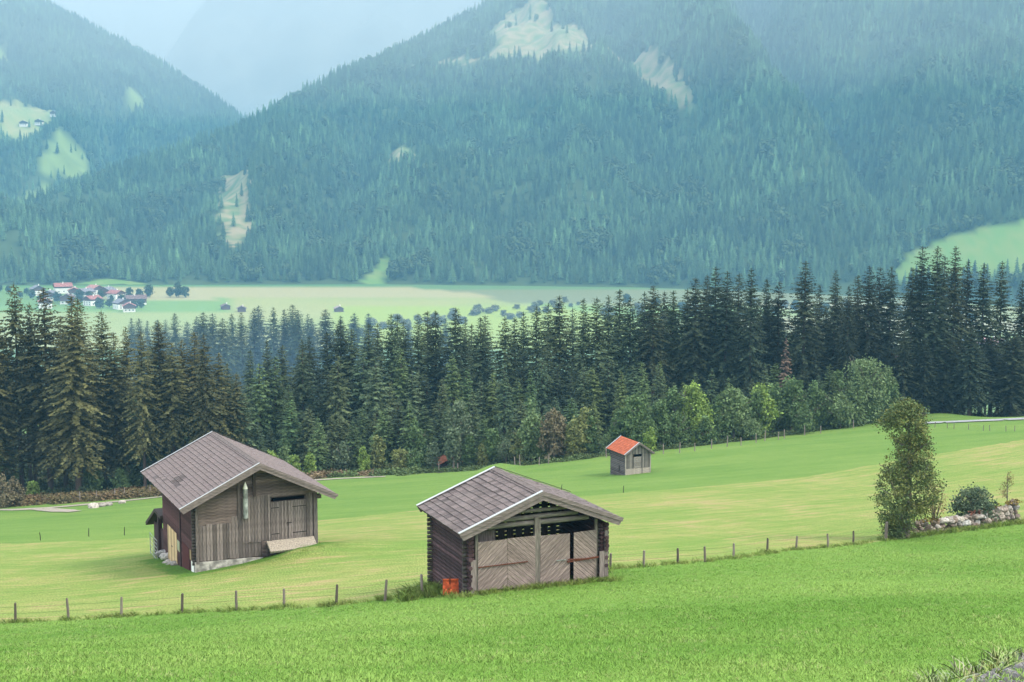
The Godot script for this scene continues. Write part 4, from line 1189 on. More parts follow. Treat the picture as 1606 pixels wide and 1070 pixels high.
	boxp(t, "lean_to_wall", Vector3(-3.6, -2.4, -14.0), Vector3(-3.5, 0.3, -10.4), M.logz[1])
	var gb := MB.new()
	for i in 6:
		gb.tube([Vector3(-3.95, -1.7 + i * 0.26, -11.2), Vector3(-3.95, -1.7 + i * 0.26, -13.6)], [0.02, 0.02], 5)
	for z in [-11.2, -12.4, -13.6]:
		gb.tube([Vector3(-3.95, -1.8, z), Vector3(-3.95, -0.35, z)], [0.025, 0.025], 5)
	part(gb, "iron_gate", M.zinc, t)

func build_hut() -> void:
	var oy := 3.86
	var t := thing("field_hut", "small log hut with orange-red tiled roof standing in the far meadow", "hut", Vector3(15.274, -30.677 - oy, -165.436), 0.38805)
	var W := 4.0; var L := 4.9; var H := 1.381
	var k := H / (W * 0.5)
	roof(t, W, L, H, oy, 11, 0.3, func(c, z, s):
		var q := rf(0.82, 1.15)
		return Color(0.58, 0.155, 0.075) * q, true, false)
	verges(t, W, L, H, oy, 0.16, 0.14)
	var r := 0.1
	for s in [-1.0, 1.0]:
		var y := -0.7 + r
		while y < oy - 1.65 * k - 0.12:
			log_at(t, "wall_log", Vector3(1.63 * s, y, -0.46), Vector3(1.63 * s, y, -4.42), r, M.hutlog[rng.randi() % 4])
			var cb := MB.new()
			cb.box(Vector3(1.63 * s - 0.05, y + r - 0.02, -4.3), Vector3(1.63 * s + 0.05, y + r + 0.03, -0.5))
			part(cb, "chinking", M.h[3], t)
			y += 2.0 * r + 0.014
	plank(t, "rear_wall", gable_poly(W, H, oy, -1.6, 1.6, -0.8, 0.1), -4.36, -4.26, M.h[1])
	boxp(t, "side_hatch", Vector3(-1.76, 0.2, -2.05), Vector3(-1.7, 0.85, -1.8), M.iron)
	var face := gable_poly(W, H, oy, -1.62, 1.62, 0.72, 0.09)
	var zf := -0.4
	var x := -1.62
	while x < 1.6:
		var w := minf(rf(0.14, 0.22), 1.62 - x)
		var q := rect(x, 0.72 + rf(-0.03, 0.03), x + w - 0.012, 4)
		if x + w > -0.55 and x < 0.5:
			q = rect(x, 2.42, x + w - 0.012, 4)
		clipped(t, "upright_board", q, face, zf - 0.03, zf + rf(0.0, 0.02), M.hutv[rng.randi() % 4])
		x += w
	var y2 := 0.74
	while y2 < 2.0:
		var h := 0.23
		boxp(t, "hatch_board", Vector3(-0.55, y2, zf - 0.06), Vector3(0.5, minf(y2 + h - 0.02, 2.1), zf - 0.03 + rf(0, 0.015)), M.hutv[3] if y2 > 1.6 else M.hutv[2 + rng.randi() % 2])
		y2 += h
	boxp(t, "doorpost", Vector3(0.5, 0.0, zf), Vector3(0.62, 2.45, zf + 0.03), M.hutv[0])
	for q in [[-1.62, -0.6], [-0.58, 0.55], [0.63, 1.6]]:
		boxp(t, "base_board", Vector3(q[0], -0.3, zf - 0.02), Vector3(q[1], 0.7, zf + 0.025), wood(lin(0.40, 0.36, 0.315), 0))
	boxp(t, "corner_board", Vector3(-1.72, -0.3, zf - 0.02), Vector3(-1.6, oy - 1.6 * k - 0.1, zf + 0.05), wood(lin(0.36, 0.33, 0.29), 1))
	boxp(t, "corner_board", Vector3(1.62, -0.3, zf - 0.02), Vector3(1.74, oy - 1.6 * k - 0.1, zf + 0.05), wood(lin(0.36, 0.34, 0.31), 1))
	# a low shed with a rusty roof under the trees
	var s := thing("wood_shed", "low dark shed with rust-red roof half hidden under the trees", "shed", on(-9.8, -209.5, -0.7), 0.35)
	boxp(s, "wall", Vector3(-1.8, 0, -2.0), Vector3(1.8, 1.7, 2.0), M.red[0])
	for i in 2:
		var rb := MB.new()
		var a := 0.42 if i == 0 else -0.42
		rb.obox(Transform3D(Basis(Vector3.FORWARD, -a), Vector3(-1.05 if i == 0 else 1.05, 2.1, 0)), Vector3(2.4, 0.08, 4.6))
		part(rb, "roof", mat(lin(0.24, 0.085, 0.05), 0.9, T.patch, Vector3(0.7, 0.7, 0.7)), s)

func stone_mesh(sd: int, r: float) -> ArrayMesh:
	var sp := SphereMesh.new()
	sp.radial_segments = 10; sp.rings = 6; sp.radius = 1.0; sp.height = 2.0
	var arr := sp.get_mesh_arrays()
	var g := RandomNumberGenerator.new(); g.seed = sd
	var nz := FastNoiseLite.new(); nz.seed = sd; nz.frequency = 0.8
	var vs: PackedVector3Array = arr[Mesh.ARRAY_VERTEX]
	var ixs: PackedInt32Array = arr[Mesh.ARRAY_INDEX]
	var sc := Vector3(g.randf_range(0.9, 1.5), g.randf_range(0.6, 0.95), g.randf_range(0.8, 1.1)) * r
	var planes := []
	for k in 7: planes.append([Vector3(g.randfn(), g.randfn(), g.randfn()).normalized(), g.randf_range(0.6, 0.9)])
	var tone := g.randf_range(0.7, 1.3)
	var base := Color(0.42, 0.385, 0.36).lerp(Color(0.46, 0.46, 0.46), g.randf()) * tone
	for i in vs.size():
		var q := vs[i]
		for pl in planes:
			var e: float = q.dot(pl[0]) - pl[1]
			if e > 0.0: q -= pl[0] * e
		q *= 1.0 + nz.get_noise_3dv(q) * 0.2
		vs[i] = q * sc
	var b := MB.new()
	for k in range(0, ixs.size(), 3):
		b.tri(vs[ixs[k]], vs[ixs[k + 2]], vs[ixs[k + 1]], base)
	return b.mesh()

# ---------------------------------------------------------------- the village and lone buildings in the valley
func house(at: Vector3, turn: float, w: float, l: float, h: float, roof_col: Color, label: String, timber: float, group: String) -> void:
	var t := thing("house", label, "house", at, turn, group)
	var rh := w * 0.24
	var split := h * (1.0 - timber)
	if timber < 0.99:
		boxp(t, "wall", Vector3(-w / 2, -2.0, -l / 2), Vector3(w / 2, split, l / 2), M.plaster)
	if timber > 0.01:
		boxp(t, "timber_storey", Vector3(-w / 2 - 0.05, split + 0.003, -l / 2 - 0.05), Vector3(w / 2 + 0.05, h, l / 2 + 0.05), M.timber)
	var gb := MB.new()
	gb.prism(PackedVector2Array([Vector2(-w / 2, h + 0.003), Vector2(w / 2, h + 0.003), Vector2(0, h + rh * 0.98)]), -l / 2, l / 2)
	part(gb, "gable", M.timber if timber > 0.01 else M.plaster, t)
	var rm := mat(lin(roof_col.r, roof_col.g, roof_col.b), 0.85, T.patch, Vector3(0.15, 0.15, 0.15))
	for s in [-1.0, 1.0]:
		var ww := w * 0.5 + 1.1
		var sl := Vector2(ww, rh * ww / (w * 0.5)).length()
		var rb := MB.new()
		var u := Vector3(s * w * 0.5, -rh, 0).normalized()
		var nn := Vector3(s * rh, w * 0.5, 0).normalized()
		rb.obox(Transform3D(Basis(u, nn, u.cross(nn)), Vector3(0, h + rh + 0.12, 0) + u * sl * 0.5), Vector3(sl, 0.22, l + 2.0))
		part(rb, "roof", rm, t)
	if timber < 0.99:
		for z in [-1.0, 1.0]:
			for i in 3:
				var wx := w * (-0.3 + 0.3 * i)
				for fy in ([0.35] if split < 4.0 else [0.2, 0.62]):
					boxp(t, "window", Vector3(wx - 0.6, split * fy, (l / 2 + 0.04) * z), Vector3(wx + 0.6, split * fy + 1.3, (l / 2 - 0.02) * z), M.glass)
		for i in 3:
			var wz := l * (-0.3 + 0.3 * i)
			boxp(t, "window", Vector3(w / 2 - 0.02, split * 0.3, wz - 0.6), Vector3(w / 2 + 0.04, split * 0.3 + 1.3, wz + 0.6), M.glass)
			boxp(t, "window", Vector3(-w / 2 + 0.02, split * 0.3, wz - 0.6), Vector3(-w / 2 - 0.04, split * 0.3 + 1.3, wz + 0.6), M.glass)
	if timber > 0.3 and timber < 0.9:
		boxp(t, "balcony", Vector3(-w / 2, split - 0.1, l / 2 + 0.06), Vector3(w / 2, split + 0.9, l / 2 + 1.0), M.timber)
	boxp(t, "chimney", Vector3(0.8, h + rh * 0.5, -0.5), Vector3(1.6, h + rh + 1.3, 0.4), M.plaster)
func valley_at(a: float, d: float) -> Vector3: return Vector3(a * d, ground(a * d, -d), -d)
func build_village() -> void:
	var red := Color(0.42, 0.17, 0.15); var pink := Color(0.50, 0.24, 0.21); var grey := Color(0.25, 0.24, 0.27); var brown := Color(0.20, 0.13, 0.12)
	var g := "houses of the valley village"
	# direction, distance, turn, width, length, height, roof, label, share of timber
	var hs := [
		[-0.339, 1530, 0.5, 14, 16, 7.5, grey, "white house with grey-blue roof, leftmost of the village", 0.3],
		[-0.321, 1560, -1.1, 14, 18, 8, red, "large white house with red roof at the top of the village", 0.25],
		[-0.313, 1515, 0.3, 12, 14, 7, pink, "pink-roofed house in the middle of the village", 0.4],
		[-0.331, 1470, 0.1, 13, 15, 7, grey, "grey-roofed house below the leftmost white house", 0.5],
		[-0.305, 1490, -0.5, 13, 15, 7.5, grey, "white-walled house with grey roof in the village centre", 0.2],
		[-0.298, 1545, 0.8, 13, 17, 7, pink, "long pink-roofed house right of the village centre", 0.3],
		[-0.289, 1520, -0.3, 12, 13, 7, grey, "dark timber house right of the village centre", 0.8],
		[-0.283, 1480, 0.9, 12, 16, 6.5, red, "red-roofed white house at the right edge of the upper village", 0.2],
		[-0.318, 1420, 0.2, 13, 14, 7, brown, "brown-roofed house in the lower village behind spruce tops", 0.5],
		[-0.300, 1400, -0.6, 12, 14, 7, red, "red-roofed house in the lower village behind spruce tops", 0.3],
		[-0.334, 1370, 0.4, 12, 14, 7, pink, "pale-roofed house lowest on the left of the village", 0.3],
		[-0.279, 1360, 0.6, 13, 16, 6.5, grey, "white house with bluish roof at the lower right of the village", 0.25],
		[-0.270, 1410, -1.2, 13, 22, 6.5, brown, "long barn-like house with purplish roof at the village's right end", 0.7],
		[-0.274, 1330, 0.3, 11, 12, 6, red, "small red-roofed house lowest on the right of the village", 0.4],
	]
	for q in hs:
		house(valley_at(q[0], q[1]), q[2], q[3], q[4], q[5], q[6], q[7], q[8], g)
	# lone hay barns on the valley fields
	for q in [[-0.205, 1355, 0.4, "lone dark hay barn on the valley field, left of the pair"], [-0.1935, 1330, 0.2, "lone dark hay barn on the valley field, right of the pair"], [-0.124, 1330, 0.3, "single hay barn with pale roof in the bright valley field"]]:
		house(valley_at(q[0], q[1]), q[2], 7.5, 8.5, 3.6, brown if q[0] < -0.15 else Color(0.42, 0.32, 0.30), q[3], 1.0, "hay barns on the valley floor")
	# houses glimpsed between the spruces on the right
	var rs := [
		[0.262, 1000, 0.3, grey, "bluish-roofed house glimpsed between spruces, left one of the right valley"],
		[0.292, 940, -0.5, grey, "white house glimpsed between the tall right spruces"],
		[0.345, 980, 0.7, pink, "pink-roofed house glimpsed at the right end of the wood"],
		[0.318, 1010, -0.2, grey, "grey-roofed house glimpsed behind the right spruces"],
		[0.272, 830, 0.5, pink, "pale house low between the spruces on the right"],
		[0.357, 900, -0.4, red, "red-roofed white house at the far right behind spruces"],
	]
	for q in rs:
		house(valley_at(q[0], q[1]), q[2], 13, 16, 8, q[3], q[4], 0.3, "houses behind the right-hand spruces")
	# farmstead on the sunny hillside
	var fs := [[-966, 2805, 0.2, brown, "small dark house on the sunny hillside clearing"], [-940, 2820, 0.1, grey, "long white farmhouse on the sunny hillside clearing"], [-919, 2855, -0.1, grey, "white farmhouse at the right of the hillside clearing"], [-874, 2412, 0.3, Color(0.45, 0.12, 0.2), "tiny red-roofed house low on the left hillside"]]
	for q in fs:
		house(Vector3(q[0], left_h(q[0], q[1]), -q[1]), q[2], 14, 20, 7, q[3], q[4], 0.4, "hillside farm")

# ---------------------------------------------------------------- fences, wall, rocks, plants, grass
func post_at(called: String, label: String, group: String, x: float, d: float, h: float, r: float, m: Material, sd: int) -> void:
	var g := RandomNumberGenerator.new(); g.seed = sd
	var b := MB.new()
	b.tube([Vector3(0, -0.4, 0), Vector3(g.randf_range(-0.02, 0.02), h * 0.5, 0), Vector3(g.randf_range(-0.03, 0.03), h - 0.03, 0), Vector3(0, h, 0)], [r * 1.05, r, r * g.randf_range(0.85, 0.98), r * 0.7], 7)
	var o := put(b.mesh(), called, m, self)
	tag(o, label, "post", group)
	o.position = on(x, -d)
	o.rotation = Vector3(g.randf_range(-0.06, 0.06), g.randf() * TAU, g.randf_range(-0.09, 0.09))
func wires(pts: Array, heights: Array, label: String) -> void:
	for h in heights:
		var b := MB.new()
		var line := []
		var rad := []
		for k in pts.size():
			line.append(on(pts[k][0], -pts[k][1], h)); rad.append(0.0035)
			if k < pts.size() - 1:
				var mx: float = (pts[k][0] + pts[k + 1][0]) * 0.5
				var md: float = (pts[k][1] + pts[k + 1][1]) * 0.5
				line.append((on(pts[k][0], -pts[k][1], h) + on(pts[k + 1][0], -pts[k + 1][1], h)) * 0.5 + Vector3(0, -0.03, 0)); rad.append(0.0035)
		b.tube(line, rad, 4)
		tag(put(b.mesh(), "fence_wire", M.iron, self), label % ("upper" if h > 0.6 else "lower"), "wire", "fence wires")
func build_details() -> void:
	M.pole = []
	for k in 3: M.pole.append(wood(lin(0.12 + 0.075 * k, 0.10 + 0.065 * k, 0.09 + 0.06 * k), 1))
	# the fence below the lush meadow
	var lf := [[-23.4, 64.2], [-20.7, 63.6], [-18.0, 62.8], [-15.0, 62.0], [-12.3, 61.0], [-10.1, 60.4], [-7.5, 58.2], [-5.3, 57.0], [-3.75, 57.2]]
	var rg := [[4.6, 63.8], [6.2, 64.4], [8.0, 66.2], [9.5, 67.4], [11.3, 70.0], [13.9, 74.6], [16.0, 77.2], [18.2, 79.0], [20.3, 81.6], [23.1, 84.8]]
	var hl := [0.9, 0.98, 0.92, 0.86, 0.85, 0.8, 0.86, 0.88, 0.85]
	for k in 9:
		post_at("fence_post", "weathered fence post left of the hay shed, %s from left" % nth(k), "fence posts along the meadow", lf[k][0], lf[k][1], hl[k] * 1.06, 0.06, M.pole[k % 3], 40 + k)
	for k in 10:
		post_at("fence_post", "weathered fence post between hay shed and stone wall, %s from left" % nth(k), "fence posts along the meadow", rg[k][0], rg[k][1], [0.75, 0.8, 0.78, 0.8, 0.8, 0.82, 0.8, 0.85, 0.85, 1.15][k], 0.06 if k < 9 else 0.1, M.pole[(k + 1) % 3], 60 + k)
	wires([[-34.0, 67.5]] + lf, [0.45, 0.75], "%s wire of the fence left of the hay shed")
	wires([[3.6, 62.5]] + rg, [0.4, 0.66], "%s wire of the fence right of the hay shed")
	var thin := [[-39.4, 114.6], [-35.9, 116.4], [-32.6, 115.4], [5.3, 147.8], [11.2, 138.6]]
	for k in 5:
		post_at("fence_stake", "thin dark stake at the edge of the mown strip, %s from left" % nth(k), "stakes along the mown strip", thin[k][0], thin[k][1], 0.72, 0.035, M.iron, 80 + k)
	var ep := [[-21.9, 213.0], [-20.2, 212.0], [-10.7, 201.5], [-7.9, 200.5], [0.4, 193.2], [1.1, 190.6], [3.7, 189.2], [5.0, 189.2], [12.9, 189.0], [15.7, 190.0], [20.5, 187.0], [22.6, 186.2], [24.8, 187.4], [27.4, 189.8], [29.8, 191.4], [31.8, 192.0], [34.5, 195.4], [36.3, 198.6], [38.4, 199.4], [39.7, 201.6], [43.5, 205.6], [46.2, 207.0], [52.6, 213.2]]
	for k in ep.size():
		post_at("edge_post", "pale post on the fence along the wood's edge, %s from left" % nth(k), "posts along the wood's edge", ep[k][0], ep[k][1], 1.15 + 0.2 * (k % 3), 0.07, M.pole[2], 100 + k)
	var rp := [[61.1, 200.0], [61.9, 196.8], [62.2, 194.8], [63.2, 191.6], [63.9, 187.6], [64.5, 186.8], [65.7, 184.0], [66.5, 183.0]]
	for k in rp.size():
		post_at("edge_post", "small post in the far right meadow below the road, %s from left" % nth(k), "posts below the right road", rp[k][0], rp[k][1], 0.8, 0.05, M.pole[1], 140 + k)
	var lp := [[-62.0, 197.5], [-59.8, 198.0], [-57.4, 198.8], [-56.0, 199.0], [-52.5, 199.6], [-49.0, 200.2], [-45.5, 200.6], [-41.0, 201.0], [-38.0, 201.2]]
	for k in lp.size():
		post_at("edge_post", "pale post behind the dirt track left of the barn, %s from left" % nth(k), "posts behind the left track", lp[k][0], lp[k][1], 1.5, 0.07, M.pole[2], 160 + k)
	build_roads()
	build_wall()
	build_near_plants()
	build_valley_trees()
	build_undergrowth()
	build_grass()
func ribbon(called: String, pts: Array, m: Material, lift: float) -> void:
	var b := MB.new()
	for k in pts.size() - 1:
		var p := Vector2(pts[k][0], pts[k][1]); var q := Vector2(pts[k + 1][0], pts[k + 1][1])
		var n := int(p.distance_to(q) / 1.0) + 1
		var nrm := (q - p).orthogonal().normalized()
		for i in n:
			var c0 := p.lerp(q, float(i) / n); var c1 := p.lerp(q, float(i + 1) / n)
			var w0: float = lerpf(pts[k][2], pts[k + 1][2], float(i) / n) * (1.0 + 0.25 * hill_noise.get_noise_2d(c0.x * 60.0, c0.y * 60.0))
			var w1: float = lerpf(pts[k][2], pts[k + 1][2], float(i + 1) / n) * (1.0 + 0.25 * hill_noise.get_noise_2d(c1.x * 60.0, c1.y * 60.0))
			for sub in 4:
				var f0 := -1.0 + sub * 0.5; var f1 := f0 + 0.5
				var a := c0 + nrm * w0 * f0; var bb := c0 + nrm * w0 * f1; var cc := c1 + nrm * w1 * f1; var dd := c1 + nrm * w1 * f0
				var va := on(a.x, -a.y, lift); var vb := on(bb.x, -bb.y, lift); var vc := on(cc.x, -cc.y, lift); var vd := on(dd.x, -dd.y, lift)
				if (vb - va).cross(vd - va).y > 0.0: b.quad(va, vb, vc, vd)
				else: b.quad(vd, vc, vb, va)
	struct_(part(b, called, m, self))
func build_roads() -> void:
	ribbon("dirt_track", [[-84, 186, 1.6], [-70.7, 188.5, 1.5], [-64, 188, 1.6], [-58, 191, 1.5], [-50, 194.5, 1.3], [-40, 196, 1.2], [-29, 196.5, 1.1], [-18, 196.5, 0.9]], M.dirt, 0.07)
	ribbon("dirt_path", [[-64.0, 186.8, 1.3], [-58.5, 178.5, 1.5], [-55.0, 173.0, 0.9]], M.dirt, 0.085)
	M.asphalt = mat(lin(0.36, 0.37, 0.39), 0.9, T.fine, Vector3(0.4, 0.4, 0.4), 0.0, true)
	ribbon("road", [[61.0, 214.0, 2.2], [66, 211, 2.6], [74, 209, 2.9], [86, 209, 3.0], [110, 214, 3.0]], M.asphalt, 0.12)
	# stones cleared from the field beside the track
	var rk := [[-54.9, 180.4, 0.7, "reddish-white boulder, leftmost of the pile beside the track"], [-54.3, 182.6, 0.5, "small grey boulder, second in the pile beside the track"], [-53.9, 184.0, 0.5, "pale boulder, third in the pile beside the track"], [-52.9, 186.6, 0.5, "white boulder, rightmost of the pile beside the track"]]
	for k in 4:
		var o := put(stone_mesh(500 + k, rk[k][2]), "boulder", mat(lin(0.95, 0.9, 0.85), 0.95, T.patch, Vector3(1, 1, 1)), self)
		o.position = on(rk[k][0], -rk[k][1], rk[k][2] * 0.35)
		o.rotation.y = k * 1.3
		tag(o, rk[k][3], "boulder", "boulders beside the track")
func build_wall() -> void:
	# dry-stone wall: every stone its own piece
	var t := thing("dry_stone_wall", "mossy dry-stone wall below the bush at the meadow's edge", "wall", on(29.9, -89.3))
	var base := t.position
	var pts := [[25.7, 87.6, 0.75], [27.3, 88.4, 0.8], [28.3, 88.9, 0.75], [30.5, 90.0, 0.95], [32.4, 91.2, 1.25], [34.1, 92.2, 1.35]]
	M.moss = mat(lin(0.15, 0.13, 0.035), 1.0, T.fine, Vector3(3, 3, 3), 2.0)
	var variants := []
	for k in 14: variants.append(stone_mesh(600 + k, 0.27))
	var tints := []
	for q in [[1.7, 1.55, 1.42], [1.8, 1.7, 1.6], [1.2, 1.05, 0.95], [1.35, 1.1, 0.95], [1.82, 1.8, 1.8]]:
		tints.append(mat(lin(minf(q[0] * 0.55, 1), minf(q[1] * 0.55, 1), minf(q[2] * 0.55, 1)), 0.95, T.patch, Vector3(2, 2, 2), 2.5))
	for k in pts.size() - 1:
		var n := int(Vector2(pts[k][0] - pts[k + 1][0], pts[k][1] - pts[k + 1][1]).length() / 0.40)
		for i in n:
			var f := float(i) / n
			var x := lerpf(pts[k][0], pts[k + 1][0], f); var d := lerpf(pts[k][1], pts[k + 1][1], f)
			var h := lerpf(pts[k][2], pts[k + 1][2], f)
			var y := 0.1
			while y < h:
				var o := put(variants[rng.randi() % 14], "stone", tints[rng.randi() % 5], t)
				o.position = on(x + rf(-0.12, 0.12), -d + rf(0.05, 0.2) - y * 0.2, y) - base
				o.rotation = Vector3(rf(-0.5, 0.5), rf(0, TAU), rf(-0.5, 0.5))
				o.scale = Vector3.ONE * rf(0.7, 1.25)
				if rng.randf() < 0.4:
					var o2 := put(variants[rng.randi() % 14], "stone", tints[rng.randi() % 5], t)
					o2.position = on(x, -d - 0.45, y) - base
					o2.rotation.y = rf(0, TAU)
				y += 0.3
	# moss and dead grass on top
	var mb := MB.new()
	for k in pts.size() - 1:
		for i in 130:
			var f := rng.randf()
			var x := lerpf(pts[k][0], pts[k + 1][0], f); var d := lerpf(pts[k][1], pts[k + 1][1], f)
			if hill_noise.get_noise_2d(x * 120.0, 3.0) < -0.15: continue
			var h := lerpf(pts[k][2], pts[k + 1][2], f)
			var p := on(x + rf(-0.2, 0.2), -d + rf(-0.4, 0.25), h + rf(-0.05, 0.18)) - base
			var al := Vector3(rng.randfn(), rng.randfn() * 0.6 + 0.3, rng.randfn()).normalized() * rf(0.1, 0.24)
			var col := Color(0.16, 0.13, 0.03).lerp(Color(0.15, 0.06, 0.04), 1.0 if (x > 28.2 and x < 31.5) else rng.randf() * 0.4)
			mb.kite(p, al, al.cross(Vector3(rng.randfn(), 1, rng.randfn())).normalized() * 0.06, col * rf(0.7, 1.4))
	stuff(part(mb, "moss", M.leaves, t))
	var pb := MB.new()
	pb.obox(Transform3D(Basis(Vector3.BACK, 0.22), Vector3(0, 0.5, 0)), Vector3(0.1, 1.3, 0.1))
	var o := put(pb.mesh(), "leaning_post", M.pole[0], self)
	o.position = on(34.55, -92.2)
	tag(o, "dark post leaning against the right end of the stone wall", "post")
func build_near_plants() -> void:
	# the ivy-clad tree by the wall: a broad leafy base, leaning thinner head
	var t := thing("ivy_tree", "tall leafy tree wrapped in ivy beside the stone wall", "tree", on(24.2, -86.0, -0.1))
	var g := RandomNumberGenerator.new(); g.seed = 77
	var tb := MB.new()
	tb.tube([Vector3(0.35, -0.4, 0), Vector3(0.4, 1.2, 0), Vector3(0.5, 3.5, 0.1), Vector3(0.55, 6.0, 0), Vector3(0.4, 8.2, 0)], [0.42, 0.34, 0.22, 0.12, 0.03], 9)
	var tips := []
	for k in 14:
		var y := 2.0 + k * 0.42
		var a := k * 2.4
		limb(tb, Vector3(0.5, y, 0.05), Vector3(cos(a), g.randf_range(0.4, 0.9), sin(a)).normalized(), lerpf(1.5, 0.7, k / 14.0), 0.07, g, 1, tips)
	part(tb, "trunk", M.bark_pale, t)
	var cb := MB.new()
	# outline of the crown: height, centre offset, half width
	var prof := [0.05, 0.05, 0.85, 0.55, 0.05, 0.95, 1.7, 0.2, 1.45, 2.9, 0.6, 2.05, 4.06, 0.6, 1.7, 5.2, 0.7, 1.15, 6.3, 0.65, 1.0, 7.4, 0.15, 1.7, 8.2, 0.4, 1.1, 8.8, 0.35, 0.4]
	for k in 620:
		var y := g.randf_range(0.1, 8.75)
		var cx := 0.0; var hw := 0.5
		for i in range(0, prof.size() - 3, 3):
			if y >= prof[i] and y <= prof[i + 3]:
				var f: float = (y - prof[i]) / (prof[i + 3] - prof[i])
				cx = lerpf(prof[i + 1], prof[i + 4], f); hw = lerpf(prof[i + 2], prof[i + 5], f)
		var a := g.randf() * TAU
		var r := hw * sqrt(g.randf()) * (1.02 + 0.5 * hill_noise.get_noise_3d(cos(a) * 160.0, y * 130.0, sin(a) * 160.0))
		var c := Vector3(cx + cos(a) * r, y, sin(a) * r * 0.9)
		# open gaps in the thin middle of the head
		if y > 5.0 and y < 7.0 and g.randf() < 0.4: continue
		if y < 1.6 and c.x > 0.7: continue
		var base := Color(0.085, 0.118, 0.048)
		if g.randf() < 0.4: base = Color(0.135, 0.15, 0.052)
		var tone := base * g.randf_range(0.7, 1.35)
		for m in 42:
			var v := Vector3(g.randfn(), g.randfn() * 0.8, g.randfn()) * 0.2
			var al := Vector3(g.randfn(), g.randfn() - 0.3, g.randfn()).normalized() * g.randf_range(0.08, 0.17)
			var sd2 := al.cross(Vector3(g.randfn(), g.randfn() + 0.4, g.randfn())).normalized() * al.length() * 0.38
			cb.kite(c + v, al, sd2, tone * g.randf_range(0.8, 1.25))
	part(cb, "crown", M.leaves, t)
	# round grey-green bush
	var bp := broadleaf(41, 2.3, 1.45, Color(0.085, 0.118, 0.075), 90, 46, 0.17, -0.05, 1.0, 0.75)
	var bo := thing("bush", "round grey-green bush growing behind the stone wall", "bush", on(30.6, -91.2, 0.35))
	put(bp[0], "stem", M.bark_pale, bo); put(bp[1], "foliage", M.leaves, bo)
	# many-stemmed half bare shrub
	var so := thing("shrub", "half bare many-stemmed shrub rising from the stone wall", "bush", on(27.2, -88.4, 0.3))
	var sb := MB.new(); var lb := MB.new()
	for k in 13:
		var a := k * 2.4
		var l := g.randf_range(1.4, 2.6)
		var e := Vector3(cos(a) * g.randf_range(0.15, 0.7), l, sin(a) * 0.5)
		sb.tube([Vector3(cos(a) * 0.1, -0.4, sin(a) * 0.1), Vector3(e.x * 0.4, l * 0.5, e.z * 0.4), e], [0.035, 0.025, 0.01], 5, Color.WHITE, false)
		for m in 46:
			var f := g.randf_range(0.55, 1.08)
			var p := Vector3(e.x * f, l * f, e.z * f) + Vector3(g.randfn(), g.randfn(), g.randfn()) * 0.17
			var al := Vector3(g.randfn(), g.randfn(), g.randfn()).normalized() * 0.11
			lb.kite(p, al, al.cross(Vector3.UP + Vector3(g.randfn(), 0, g.randfn()) * 0.4) * 0.36, Color(0.20, 0.155, 0.075).lerp(Color(0.22, 0.09, 0.06), g.randf() * 0.6) * g.randf_range(0.7, 1.3))
	part(sb, "stem", M.bark_pale, so); part(lb, "foliage", M.leaves, so)
	# slender sapling on the right
	var po := thing("sapling", "slender reddish sapling behind the right end of the stone wall", "tree", on(33.3, -92.6, 0.0))
	var pb := MB.new(); var pl := MB.new()
	pb.tube([Vector3(0, -0.3, 0), Vector3(0.03, 1.6, 0), Vector3(-0.02, 3.3, 0)], [0.045, 0.035, 0.01], 6)
	for k in 16:
		var y := g.randf_range(1.3, 3.2)
		var a := k * 2.4
		var l := lerpf(0.75, 0.25, (y - 1.3) / 1.9)
		var e := Vector3(cos(a) * l * 0.8, y + l * 0.8, sin(a) * l * 0.8)
		pb.tube([Vector3(0, y, 0), e], [0.018, 0.006], 4, Color.WHITE, false)
		for m in 34:
			var f := g.randf_range(0.2, 1.05)
			var p := Vector3(0, y, 0).lerp(e, f) + Vector3(g.randfn(), g.randfn(), g.randfn()) * 0.10
			var al := Vector3(g.randfn(), g.randfn(), g.randfn()).normalized() * 0.09
			pl.kite(p, al, al.cross(Vector3.UP + Vector3(g.randfn(), 0, g.randfn()) * 0.4) * 0.36, Color(0.21, 0.14, 0.07).lerp(Color(0.14, 0.15, 0.05), g.randf()) * g.randf_range(0.7, 1.3))
	part(pb, "stem", M.bark_pale, po); part(pl, "foliage", M.leaves, po)
	# the orange blade beside the shed
	var ob := thing("shovel_blade", "orange plastic shovel blade leaning against the hay shed's log wall", "shovel", on(-2.52, -56.35, 0.0), 0.1)
	ob.scale = Vector3.ONE * 0.72
	var q := MB.new()
	var prev := []
	for i in 9:
		var yy := i / 8.0 * 0.85
		var zz := -0.10 * sin(yy * 2.2) - yy * 0.12
		var hw := 0.46 - 0.05 * absf(yy - 0.35)
		prev.append([Vector3(-hw, yy + 0.02, zz), Vector3(hw, yy + 0.02, zz)])
	for i in 8:
		q.quad(prev[i][0], prev[i][1], prev[i + 1][1], prev[i + 1][0])
		q.quad(prev[i + 1][0] + Vector3(0, 0, -0.02), prev[i + 1][1] + Vector3(0, 0, -0.02), prev[i][1] + Vector3(0, 0, -0.02), prev[i][0] + Vector3(0, 0, -0.02))
	part(q, "blade", M.orange, ob)
	var rim := MB.new()
	rim.box(Vector3(-0.46, 0.84, -0.19), Vector3(0.46, 0.90, -0.10)); rim.box(Vector3(-0.42, 0.33, -0.11), Vector3(0.42, 0.365, -0.05))
	part(rim, "rim", M.orange, ob)
	for s in [-0.26, 0.02]:
		var fb := MB.new()
		fb.prism(PackedVector2Array([Vector2(s - 0.05, 0.34), Vector2(s + 0.05, 0.34), Vector2(s + 0.12, 0.0), Vector2(s - 0.12, 0.0)]), -0.04, 0.03)
		part(fb, "rib", mat(lin(0.85, 0.22, 0.09), 0.5), ob)
	boxp(ob, "socket", Vector3(-0.08, 0.6, -0.14), Vector3(-0.02, 1.02, -0.06), M.rust)
